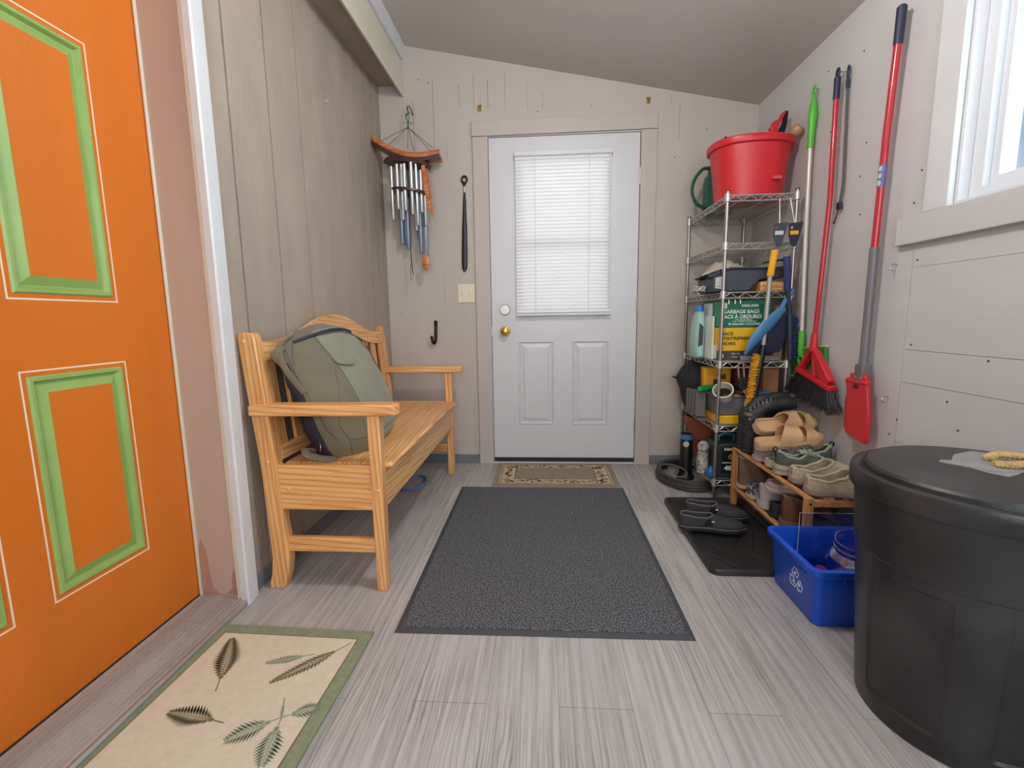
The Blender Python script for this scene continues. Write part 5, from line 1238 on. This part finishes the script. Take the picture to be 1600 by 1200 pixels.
def tongue_laces(t, Mx, Lh, W, H, lace_m, t0=.46, t1=.72, n=5, tongue_m=None, bow=True):
    b = MB()
    for k in range(n):
        tt = t0+(t1-t0)*k/(n-1); x = tt*Lh; h = interp(H, tt)+.001; w = .020*W/1.0*(1+.1*k)
        x2 = (tt+(t1-t0)/(n-1)*.8)*Lh; h2 = interp(H, min(tt+.05, 1))+.001
        b.tube([(x, w, h-.004), (x+.002, 0, h+.004), (x2, -w, h2-.004)], .0022, 5); b.tube([(x, -w, h-.004), (x+.002, 0, h+.005), (x2, w, h2-.004)], .0022, 5)
    if bow:
        x = t0*Lh; h = interp(H, t0)+.004
        for s_ in (1, -1):
            b.tube(cr([(x, 0, h), (x-.01, s_*.022, h+.012), (x+.006, s_*.034, h+.004), (x+.016, s_*.018, h+.006), (x, 0, h+.002)], 4), .0022, 5)
            b.tube(cr([(x, 0, h), (x+.014, s_*.020, h+.006), (x+.034, s_*.032, h-.008)], 4), .0018, 5)
    t.part('laces', xf(b, Mx), lace_m)
    if tongue_m:
        b = MB(); R = []
        for k in range(8):
            q = k/7; x = (t0-.10+(t1-t0+.05)*q)*Lh; h = interp(H, t0-.10+(t1-t0+.05)*q)+.004+.020*(1-q)**2
            R.append([(x-.010*(1-q), w*.020*W, h-abs(w)*.006) for w in (-1, -.5, 0, .5, 1)]+[(x-.010*(1-q), w*.020*W, h-.006-abs(w)*.006) for w in (1, .5, 0, -.5, -1)])
        b.rings(R); t.part('tongue', xf(b, Mx), tongue_m)
def shoe(name, label, cat, heel, yaw, um, sm, Lh=.27, lr=.0055, W=1.0, H=None, O=None, group=None, pitch=0, roll=0, st=.024, lace=None, tongue=None, pull=None, lt=(.46, .72), solek={}, insole=.028, lip=.005, stripe=None, liner=None):
    Mx = place(heel, yaw, pitch, roll)
    t = Thing(name, label, cat, heel, group)
    t.part('upper', xf(upper(Lh, W, H, O, sole=st*.75, insole=insole, lip=lip), Mx), um)
    t.part('sole', xf(sole(Lh, W, 0, st, **solek), Mx), sm)
    if stripe: t.part('sole_stripe', xf(sole(Lh, W, st*.45, st*.62, g=.0052, **{k: v for k, v in solek.items() if k != 'g'}), Mx), stripe)
    if lace: tongue_laces(t, Mx, Lh, W, H, lace, lt[0], lt[1], tongue_m=tongue)
    if pull:
        h = H[0][1]; b = MB(); b.tube(cr([(.006, 0, h-.012), (-.008, 0, h-.004), (-.010, 0, h+.012), (.002, 0, h+.014), (.008, 0, h-.002)], 4), .0055, 8, flat=.4); t.part('heel_tab', xf(b, Mx), pull)
    if liner:
        b = MB(); P = []
        ts = [k/14 for k in range(15)]
        t_end = max(a for a, v in O if v > .001)
        a0 = .03
        for q in ts:
            tt = a0+(t_end-a0)*q; P.append((tt*Lh, min(interp(O, tt)*W, interp(FW, tt)*W*.92)-.002, interp(H, tt)+.001))
        P = P + [(x, -y, z) for x, y, z in P[::-1]]
        b.tube(P, lr, 8, closed=True); t.part('collar', xf(b, Mx), liner)
    return t
H_low = [(0, .068), (.10, .064), (.28, .056), (.42, .064), (.55, .066), (.72, .052), (.88, .042), (.97, .032), (1, .024)]
O_low = [(0, .006), (.05, .020), (.2, .024), (.36, .021), (.46, .010), (.52, 0), (1, 0)]
M['blkcanvas'] = mat('black_canvas', (56, 55, 58), .85, var=.10, vs_=16, bump=.3, bs=150); M['blksole'] = mat('black_sole', (38, 36, 36), .6, var=.1)
M['wools'] = mat('beige_wool', (192, 180, 152), .95, var=0, c2=(164, 156, 126), vs_=24, bump=.8, bs=90, sheen=.3)
M['woolsole'] = mat('dusty_brown_sole', (152, 132, 122), .8, var=.08)
M['tan'] = mat('tan_foam', (206, 170, 126), .6, var=.04, bump=.15, bs=80)
M['greyg'] = mat('grey_green_mesh', (84, 88, 80), .7, var=.1, vs_=14, bump=.4, bs=160); M['palegreen'] = mat('pale_green_lining', (152, 168, 144), .8, var=.05)
M['creamsole'] = mat('cream_foam_sole', (178, 170, 150), .65, var=.05)
M['pinkgrey'] = mat('dusty_pink_suede', (168, 148, 142), .85, var=.08, vs_=12)
M['whiteshoe'] = mat('white_leather', (186, 180, 178), .5, var=.05, bump=.15, bs=60)
M['brownl'] = mat('brown_leather', (118, 74, 56), .5, var=.15, vs_=10, bump=.2, bs=40); M['brownd'] = mat('brown_suede', (120, 98, 76), .85, var=.12, vs_=16)
M['check'] = mat('checked_fabric', (60, 62, 68), .8, var=0, c2=(150, 156, 160), vs_=60, lo=.48, hi=.52)

# slip-ons on the boot tray
tray = Thing('boot_tray', 'black ribbed plastic boot tray on the floor in front of the shelving', 'boot tray', (1.15, -.98, 0))
b = MB()
def rrect(x0, x1, y0, y1, r, z, n=6):
    P = []
    for cx_, cy_, a0 in [(x1-r, y1-r, 0), (x0+r, y1-r, PI/2), (x0+r, y0+r, PI), (x1-r, y0+r, 3*PI/2)]:
        for k in range(n+1): a = a0+PI/2*k/n; P.append((cx_+r*math.cos(a), cy_+r*math.sin(a), z))
    return P
tx0, tx1, ty0, ty1 = .948, 1.345, -1.362, -.640
b.rings([rrect(tx0, tx1, ty0, ty1, .035, .0005), rrect(tx0, tx1, ty0, ty1, .035, .020), rrect(tx0+.003, tx1-.003, ty0+.003, ty1-.003, .032, .024), rrect(tx0+.014, tx1-.014, ty0+.014, ty1-.014, .026, .024), rrect(tx0+.020, tx1-.020, ty0+.020, ty1-.020, .022, .006)])
M['trayblack'] = mat('tray_black', (44, 44, 44), .42, var=.12, vs_=9)
tray.part('tray', b, M['trayblack'], smooth=50)
def on_tray(a, c, r=.0022):
    b = MB(); b.tube([(*a, .007), (*c, .007)], r, 6); tray.part('rib', b, M['black'])
for a, c in [((1.000, -1.141), (1.143, -1.309)), ((1.039, -1.10), (1.165, -1.25)), ((1.075, -1.08), (1.20, -1.21)), ((1.008, -1.242), (1.060, -1.325)), ((1.17, -1.06), (1.115, -1.14)), ((1.247, -1.014), (1.171, -1.195)), ((1.012, -1.19), (1.105, -1.315)), ((1.20, -1.0), (1.16, -1.07)), ((1.24, -.72), (1.24, -.85)), ((1.29, -.72), (1.29, -.98))]:
    on_tray(a, c)
H_so = [(0, .064), (.10, .066), (.25, .060), (.40, .060), (.50, .066), (.62, .058), (.80, .046), (.94, .038), (1, .024)]
O_so = [(0, .006), (.06, .024), (.25, .031), (.40, .030), (.50, .016), (.56, 0), (1, 0)]
for lb, heel, yaw in [('near black canvas slip-on shoe hanging over the left edge of the boot tray', (.930, -1.000, .0245), -6), ('far black canvas slip-on shoe at the back of the boot tray', (.995, -.862, .0245), -9)]:
    t = shoe('slip_on_shoe', lb, 'shoe', heel, yaw, M['blkcanvas'], M['blksole'], Lh=.275, W=1.05, H=H_so, O=O_so, st=.026, lip=.004, liner=M['gbin'], lr=.0028)
    Mx = place(heel, yaw); b = MB(); b.box(.128, .140, -.0375, -.0345, .045, .050); t.part('side_tag', xf(b, Mx), M['white'])
    b = MB(); b.prism([(.10, .030), (.140, .030), (.128, .058), (.112, .058)], -.037, -.0335, 'y'); b.prism([(.10, .030), (.140, .030), (.128, .058), (.112, .058)], .0335, .037, 'y'); t.part('elastic_gore', xf(b, Mx), M['black'])
    t.part('foxing_line', xf(sole(.275, 1.05, .017, .0185, g=.0050), Mx), M['gbin'])

# clogs (wool) near end of the rack
H_cl = [(0, .058), (.06, .058), (.22, .052), (.38, .066), (.50, .086), (.62, .084), (.80, .062), (.93, .046), (1, .026)]
O_cl = [(0, .006), (.05, .024), (.22, .031), (.42, .032), (.54, .020), (.61, 0), (1, 0)]
for lb, heel, yaw in [('nearest beige wool clog on top of the shoe rack beside the rubbish bin', (1.298, -1.300, TT), -7), ('farther beige wool clog on the shoe rack, beside the grey green sneaker', (1.302, -1.186, TT), -2)]:
    shoe('wool_clog', lb, 'shoe', heel, yaw, M['wools'], M['woolsole'], Lh=.275, W=1.18, H=H_cl, O=O_cl, st=.022, lip=.006, liner=M['wools'], pitch=0)
# grey green sneakers
H_sn = [(0, .096), (.05, .094), (.16, .074), (.30, .068), (.42, .086), (.55, .084), (.72, .064), (.88, .050), (.97, .040), (1, .030)]
O_sn = [(0, .006), (.05, .018), (.2, .024), (.36, .021), (.44, .011), (.50, 0), (1, 0)]
shoe('sneaker', 'near grey green running shoe with cream sole on the rack, heel outwards', 'shoe', (1.290, -1.078, TT), -5, M['greyg'], M['creamsole'], Lh=.272, W=1.05, H=H_sn, O=O_sn, st=.036, insole=.040, lace=M['palegreen'], tongue=M['palegreen'], pull=M['black'], stripe=M['woolsole'], solek=dict(heel=.008, toe=.006), liner=M['palegreen'])
shoe('sneaker', 'grey green running shoe turned toe outwards, beside its pair on the rack', 'shoe', (1.560, -.990, TT), 184, M['greyg'], M['creamsole'], Lh=.272, W=1.05, H=H_sn, O=O_sn, st=.034, insole=.040, lace=M['gbin'], tongue=M['greyg'], pull=M['black'], solek=dict(heel=.008, toe=.006), liner=M['palegreen'])
# dusty pink shoe under the sandals
H_pk = [(0, .056), (.2, .052), (.45, .056), (.7, .048), (.9, .036), (1, .024)]
shoe('suede_shoe', 'dusty pink suede shoe lying beneath the tan sandals on the rack', 'shoe', (1.284, -.895, TT), -3, M['pinkgrey'], M['pinkgrey'], Lh=.265, W=1.05, H=H_pk, O=O_low, st=.022)
# tan two-strap sandals
def sandal(label, heel, yaw, pitch, roll):
    Mx = place(heel, yaw, pitch, roll); Lh = .275; W = 1.12
    t = Thing('sandal', label, 'sandal', heel)
    b = MB(); R = []; N = 26
    for i in range(N+1):
        tt = i/N; w = interp(FW, tt)*W+.002; x = tt*Lh; hz = .030+.006*max(0, 1-tt/.25)+.004*max(0, (tt-.85)/.15)
        half = [(w*.92, 0), (w, .006), (w+.001, hz-.004), (w-.002, hz), (max(w-.007, .002), hz-.001), (max(w-.011, .0015), hz-.011), (max(w-.02, .001), hz-.013), (0, hz-.013)]
        R.append([(x, p, z) for p, z in half]+[(x, -p, z) for p, z in half[-2::-1]])
    b.rings(R); t.part('footbed', xf(b, Mx), M['tan'], smooth=50)
    for (t0_, t1_, hh, nm) in [(.40, .66, .098, 0), (.70, .89, .078, 0)]:
        b = MB(); R = []
        for k in range(17):
            a = PI*k/16
            def P(tt, out):
                w = interp(FW, tt)*W+.003+out
                top = hh - (.016 if tt > (t0_+t1_)/2 else 0) + out
                return (tt*Lh, w*math.copysign(abs(math.cos(a))**.72, math.cos(a)), .012+(top-.012)*math.sin(a)**.78)
            pinch = .5+.5*abs(math.cos(a))**1.2
            wd_ = (t1_-t0_)/2*(0.72+.28*abs(math.cos(a))); c_ = (t0_+t1_)/2 + .03*(math.sin(a)) - .02
            sk = -.045*abs(math.cos(a)) if nm == 0 and t0_ < .5 else 0
            R.append([P(c_-wd_+sk, .0), P(c_, .001), P(c_+wd_, 0), P(c_+wd_, -.005), P(c_, -.004), P(c_-wd_+sk, -.005)])
        b.rings(R); t.part('strap', xf(b, Mx), M['tan'], smooth=50)
    t.part('outsole', xf(sole(Lh, W, -.004, .003, g=.0025), Mx), M['woolsole'])
    return t
sandal('near tan foam sandal with two straps on the pile of shoes', (1.276, -.920, TT+.066), -7, 8, 12)
sandal('far tan foam sandal tipped on its side against the black boots', (1.300, -.842, TT+.132), 4, 3, 42)
# black boots
M['bootb'] = mat('black_boot_leather', (40, 40, 43), .55, var=.15, vs_=8, bump=.3, bs=30)
H_b = [(0, .12), (.30, .12), (.45, .095), (.62, .07), (.85, .052), (1, .03)]; O_b = [(0, .006), (.08, .02), (.3, .025), (.42, 0), (1, 0)]
for k, (lb, y, dz) in enumerate([('near tall black boot slouching over on the shoe rack', -.765, 0), ('far tall black boot slouching over behind its pair', -.694, .012)]):
    heel = (1.287, y-.0, TT); t = Thing('tall_boot', lb, 'boot', heel)
    W_ = .78
    Mx = place(heel, 0); t.part('foot', xf(upper(.270, W_, H_b, O_b), Mx), M['bootb']); t.part('sole', xf(sole(.270, W_, 0, .02), Mx), M['blksole'])
    b = MB(); P = cr([(1.342, y, TT+.03), (1.335, y, TT+.10), (1.340, y, TT+.155), (1.352, y, TT+.195), (1.385, y, TT+.222+dz), (1.44, y, TT+.236+dz), (1.515, y, TT+.240+dz)], 5)
    rr2 = [.050-.003*math.sin(i*1.1) for i in range(len(P))]
    R = []
    for i, p in enumerate(P):
        d = (P[min(i+1, len(P)-1)]-P[max(i-1, 0)]).normalized(); nx = Vector((d.z, 0, -d.x)); fl = 1.0 if i < 15 else .62
        R.append([p+nx*(rr2[i]*fl*math.cos(2*PI*j/18))+Vector((0, rr2[i]*.52*math.sin(2*PI*j/18), 0)) for j in range(18)])
    b.rings(R); t.part('shaft', b, M['bootb'], smooth=60)
    b = MB(); b.tube([(1.287+.052*math.sin(PI*j/12)*.0+.055*(1-math.cos(PI*j/6))*.5-.002, y-.020-.008*math.sin(PI*j/6), TT+.125+.003*k) for j in range(7)], .0028, 6); t.part('ankle_strap', b, M['bootb'])
    if k == 0:
        b = MB()
        for q in range(6):
            x = 1.305+q*.018; z = TT+.200+.012*q-(q*q*.0006)
            b.tube([(x, y-.022, z+.004), (x+.006, y-.006, z+.018), (x+.012, y+.014, z+.020)], .0028, 6)
        t.part('laces', b, M['tubeS'])
        b = MB(); b.box(1.292, 1.312, y-.028, y+.02, TT+.180, TT+.196); b.box(1.296, 1.308, y-.030, y-.027, TT+.160, TT+.174); t.part('buckle', b, M['steel'], bevel=.002)
# lower tier
H_bt = [(0, .150), (.05, .150), (.28, .145), (.36, .12), (.45, .085), (.62, .07), (.85, .052), (1, .03)]
O_bt = [(0, .008), (.05, .022), (.25, .028), (.33, .018), (.40, 0), (1, 0)]
shoe('slipper_boot', 'brown suede slipper boot with pale fleece trim on the lower rack tier', 'slipper', (1.286, -.735, LT+.008), 0, M['brownd'], M['creamsole'], Lh=.26, W=1.1, H=[(a, h*1.02) for a, h in H_bt], O=O_bt, st=.020, liner=M['whiteshoe'])
shoe('checked_shoe', 'black and grey checked slip-on shoe on the lower rack tier', 'shoe', (1.284, -.850, LT), -4, M['check'], M['creamsole'], Lh=.27, W=1.05, H=H_so, O=O_so, st=.022)
shoe('white_sneaker', 'white leather sneaker with dark laces on the lower rack tier, heel outwards', 'shoe', (1.286, -.965, LT), -2, M['whiteshoe'], M['whiteshoe'], Lh=.275, W=1.12, H=[(0, .112), (.06, .108), (.2, .092), (.4, .098), (.55, .088), (.75, .066), (.9, .050), (1, .034)], O=O_sn, st=.032, lace=M['navy'], tongue=M['navy'], lt=(.42, .66))
shoe('white_shoe', 'pale shoe with wavy sole wedged under the top tier of the rack', 'shoe', (1.272, -1.052, LT+.118), -14, M['pinkgrey'], M['whiteshoe'], Lh=.262, W=1.0, H=[(a, h*.70) for a, h in H_pk], O=O_low, st=.020, roll=14)
shoe('black_shoe', 'small black rounded shoe between the white sneaker and the brown boots', 'shoe', (1.290, -1.062, LT), -3, M['bootb'], M['blksole'], Lh=.26, W=.85, H=[(a, h*.95) for a, h in H_low], O=O_low, st=.020, lace=M['tubeS'])
H_br = [(0, .128), (.06, .130), (.25, .118), (.40, .100), (.55, .088), (.75, .066), (.9, .050), (1, .034)]
shoe('leather_boot', 'reddish brown leather ankle boot on the lower rack tier', 'boot', (1.286, -1.165, LT), -3, M['brownl'], M['brownd'], Lh=.275, W=1.12, H=H_br, O=O_sn, st=.032, lace=M['brownd'], tongue=M['brownd'], liner=M['brownd'], solek=dict(heel=.004))
shoe('leather_boot', 'darker ankle boot with striped sole at the near end of the lower tier', 'boot', (1.300, -1.275, LT), -3, M['bootb'], M['check'], Lh=.25, W=1.0, H=[(a, h*.78) for a, h in H_br], O=O_sn, st=.034, lace=M['brownd'])

# ------------------------------------------------------------ blue recycling box with its contents
M['blue'] = mat('blue_plastic', (24, 86, 214), .35, var=.05, vs_=4, bump=.04)
rb = Thing('recycling_box', 'blue plastic recycling box with white recycling symbol beside the black bin', 'recycling box', (1.30, -1.51, 0))
b = MB()
bx0, bx1, by0, by1 = 1.162, 1.500, -1.645, -1.376
def br_(o, z, r=.022): return rrect(bx0-o, bx1+o, by0-o, by1+o, r+abs(o)*.4, z)
b.rings([br_(-.003, .0005), br_(0, .004), br_(.013, .165), br_(.014, .172), br_(.026, .174), br_(.029, .179), br_(.028, .194), br_(.024, .197), br_(.013, .196), br_(.008, .185), br_(-.006, .012), br_(-.03, .008)])
rb.part('body', b, M['blue'], smooth=40)
b = MB()
for y in (-1.60, -1.58, -1.42): b.box(bx0-.018, bx0-.008, y, y+.006, .150, .172)
for x in (1.23, 1.27): b.box(x, x+.008, by0-.020, by0-.008, .145, .172)
rb.part('rim_rib', b, M['blue'], bevel=.001)
# recycling symbol: three chasing arrows outlined in white, on the left side
Ms = frame((bx0-.0105, -1.545, .098), (0, -1, .0), (-.075, 0, 1))
b = MB()
for k in range(3):
    Rk = Matrix.Rotation(2*PI*k/3, 4, 'Z')
    O_ = [(-.026, .004), (-.012, .028), (.004, .028), (.012, .014), (.018, .018), (.010, -.002), (-.008, -.002), (-.002, .006), (-.006, .014), (-.016, -.003)]
    P = [Ms @ (Rk @ Vector((x*.95+.002, y*.95+.014, 0))) for x, y in O_]
    b.tube(P, .0010, 5, closed=True)
rb.part('recycling_symbol', b, M['ink'], label='white recycling arrows')
M['clear'] = glassy('clear_plastic', (232, 236, 248), .5, .08); M['clearv'] = glassy('clear_violet_plastic', (214, 208, 240), .8, .08)
jr = Thing('plastic_jar', 'large clear plastic jar with open neck lying in the blue recycling box', 'jar', (1.345, -1.53, .10))
Mj = Matrix.Translation((1.350, -1.525, .128)) @ Matrix.Rotation(math.radians(10), 4, 'X') @ Matrix.Rotation(math.radians(-8), 4, 'Y')
b = MB(); b.lathe([(.052, -.060), (.072, -.050), (.088, -.015), (.092, .020), (.086, .045), (.068, .066), (.061, .074)], n=40, M=Mj, cap1=False); jr.part('body', b, M['clearv'])
b = MB(); b.lathe([(.061, .074), (.063, .078), (.062, .086), (.065, .090), (.062, .094), (.064, .104), (.062, .112), (.058, .112), (.057, .080)], n=40, M=Mj, cap0=False, cap1=False); jr.part('neck', b, M['clear'])
bo = Thing('clear_bottle', 'small clear bottle lying in the left of the blue recycling box', 'bottle', (1.21, -1.54, .06))
Mb = Matrix.Translation((1.203, -1.560, .040)) @ Matrix.Rotation(math.radians(12), 4, 'X')
b = MB(); b.lathe([(.024, -.028), (.030, -.02), (.031, .06), (.024, .085), (.013, .10), (.012, .12)], n=28, M=Mb, cap1=False); bo.part('body', b, M['clear'])
bo.part('cap', MB().cyl(Mb @ Vector((0, 0, .112)), Mb @ Vector((0, 0, .126)), .0145, n=20), M['clear'])
b = MB(); b.lathe([(.03, 0), (.036, .004), (.040, .10), (.038, .10), (.033, .006), (.001, .006)], (1.25, -1.455, .012), 28, cap1=False); single('clear_cup', 'clear plastic cup standing in the back left of the blue recycling box', 'cup', b, M['clear'], (1.25, -1.455, .012))
b = MB(); b.prism([(1.224, .014), (1.430, .014), (1.430, .270), (1.224, .270)], -1.4105, -1.4075, 'y')
b.m = 1; b.tube([(1.224, -1.409, .015), (1.224, -1.409, .270), (1.430, -1.409, .270), (1.430, -1.409, .015)], .0016, 6)
single('acrylic_sheet', 'upright clear acrylic sheet standing in the back of the blue recycling box', 'sheet', b, [glassy('clear_sheet', (236, 240, 246), .05, .1), mat('sheet_edge', (170, 186, 210), .2)], (1.327, -1.409, .014), smooth=0)

# ------------------------------------------------------------ black rubbish bin
M['bin'] = mat('scuffed_black_plastic', (36, 36, 38), .36, var=0, c2=(62, 62, 64), vs_=5, lo=.45, hi=.78, bump=.12, bs=160)
BCX, BCY = 1.325, -1.957
tc_ = Thing('rubbish_bin', 'large round scuffed black plastic rubbish bin in the right foreground', 'rubbish bin', (BCX, BCY, 0))
n = 144; R = []
def binr(z): return .203+.036*(z/.56)
panels = [(-2.81, .40), (-1.63, .42), (-.45, .42), (.75, .42), (2.0, .42)]
zs_ = [0, .004, .03, .050, .056, .15, .25, .35, .370, .376, .40, .405, .47, .52, .556]
for z in zs_:
    ring = []
    for k in range(n):
        a = -PI+2*PI*k/n; r = binr(z)-(.003 if z == 0 else 0)
        if z >= .405: r += .003
        inpan = 0
        for c_, hw_ in panels:
            da = (a-c_+PI) % (2*PI)-PI
            if abs(da) < hw_ and .053 < z < .373: inpan = 1
        if inpan: r -= .0055
        ring.append((BCX+r*math.cos(a), BCY+r*math.sin(a), z))
    R.append(ring)
b = MB(); b.rings(R); tc_.part('body', b, M['bin'], smooth=28)
b = MB(); b.lathe([(.238, .548), (.2505, .546), (.2525, .550), (.2520, .582), (.2495, .590), (.238, .592), (.230, .588), (.226, .590), (.2245, .600), (.218, .605), (.10, .609), (.001, .610)], (BCX, BCY, 0), 96); tc_.part('lid', b, M['bin'], smooth=28)
b = MB()
for sg, a in ((1, -1.42), (1, 1.72)):
    c_, s_ = math.cos(a), math.sin(a); q = Vector((-s_, c_, 0)); o_ = Vector((BCX+c_*.240, BCY+s_*.240, .50)); ou = Vector((c_, s_, 0))
    b.tube(cr([o_+q*.06, o_+q*.05+ou*.020+Vector((0, 0, -.01)), o_+ou*.028+Vector((0, 0, -.014)), o_-q*.05+ou*.020+Vector((0, 0, -.01)), o_-q*.06], 5), .010, 8)
tc_.part('side_handle', b, M['bin'])
M['duct'] = mat('silver_grey_tape', (150, 150, 150), .4, metal=.1, var=.08, vs_=14, bump=.2, bs=60)
b = MB(); zt = .6112
def lidz(x, y):
    d = math.hypot(x-BCX, y-BCY); return .6105-.0055*(d/.218)
def strip(P, th=.0015, dz=0):
    top = [(x, y, lidz(x, y)+.0006+th+dz) for x, y in P]; bo_ = [(x, y, lidz(x, y)+.0004+dz) for x, y in P]; n_ = len(P)
    b.add(top+bo_, [list(range(n_)), [n_+i for i in range(n_)][::-1]]+[(i, (i+1) % n_, n_+(i+1) % n_, n_+i) for i in range(n_)])
strip([(1.262, -1.903), (1.275, -1.888), (1.300, -1.890), (1.345, -1.840), (1.420, -1.800), (1.448, -1.822), (1.455, -1.900), (1.400, -1.965), (1.345, -1.998), (1.318, -2.010), (1.300, -1.985), (1.292, -1.950)])
strip([(1.285, -1.930), (1.330, -1.900), (1.400, -1.900), (1.470, -1.930), (1.470, -1.985), (1.390, -1.985), (1.315, -1.978)], dz=.0012)
tc_.part('tape_patch', b, M['duct'], label='crumpled silver grey tape patch on the lid')
M['rope'] = mat('braided_rope', (196, 164, 112), .85, var=.12, vs_=60, bump=.5, bs=200)
def braid(path, r):
    P = cr(path, 10)
    for ph in range(3):
        Q = []
        for i, p in enumerate(P):
            d = (P[min(i+1, len(P)-1)]-P[max(i-1, 0)]).normalized(); sd = Vector((0, 0, 1)).cross(d).normalized()
            a = i*1.15+ph*2*PI/3; Q.append(p+sd*math.cos(a)*r*.75+Vector((0, 0, 1))*(math.sin(a)*r*.45))
        b.tube(Q, r*.62, 7)
b = MB()
braid([(1.348, -1.945, .619), (1.385, -1.955, .620), (1.43, -1.945, .621), (1.48, -1.935, .620)], .0085)
braid([(1.372, -1.898, .619), (1.41, -1.885, .623), (1.45, -1.900, .622), (1.485, -1.925, .620)], .0085)
tc_.part('rope_handle', b, M['rope'], label='tan braided rope handle')

# ------------------------------------------------------------ ceiling lamp above and behind the camera's view
cl = Thing('ceiling_lamp', 'round flush ceiling lamp with frosted bowl under the sloping ceiling', 'ceiling lamp', (.50, -1.78, 2.40))
cl.part('base', MB().lathe([(.10, .0), (.12, .006), (.12, .030), (.001, .034)], (.50, -1.78, 2.350), 32), M['white'])
b = MB(); b.tube([(.50+.125*math.cos(a*PI/16), -1.78+.125*math.sin(a*PI/16), 2.352) for a in range(32)], .008, 8, closed=True); cl.part('trim_ring', b, M['brass'])
cl.part('stem', MB().cyl((.50, -1.78, 2.29), (.50, -1.78, 2.355), .006), M['brass'])
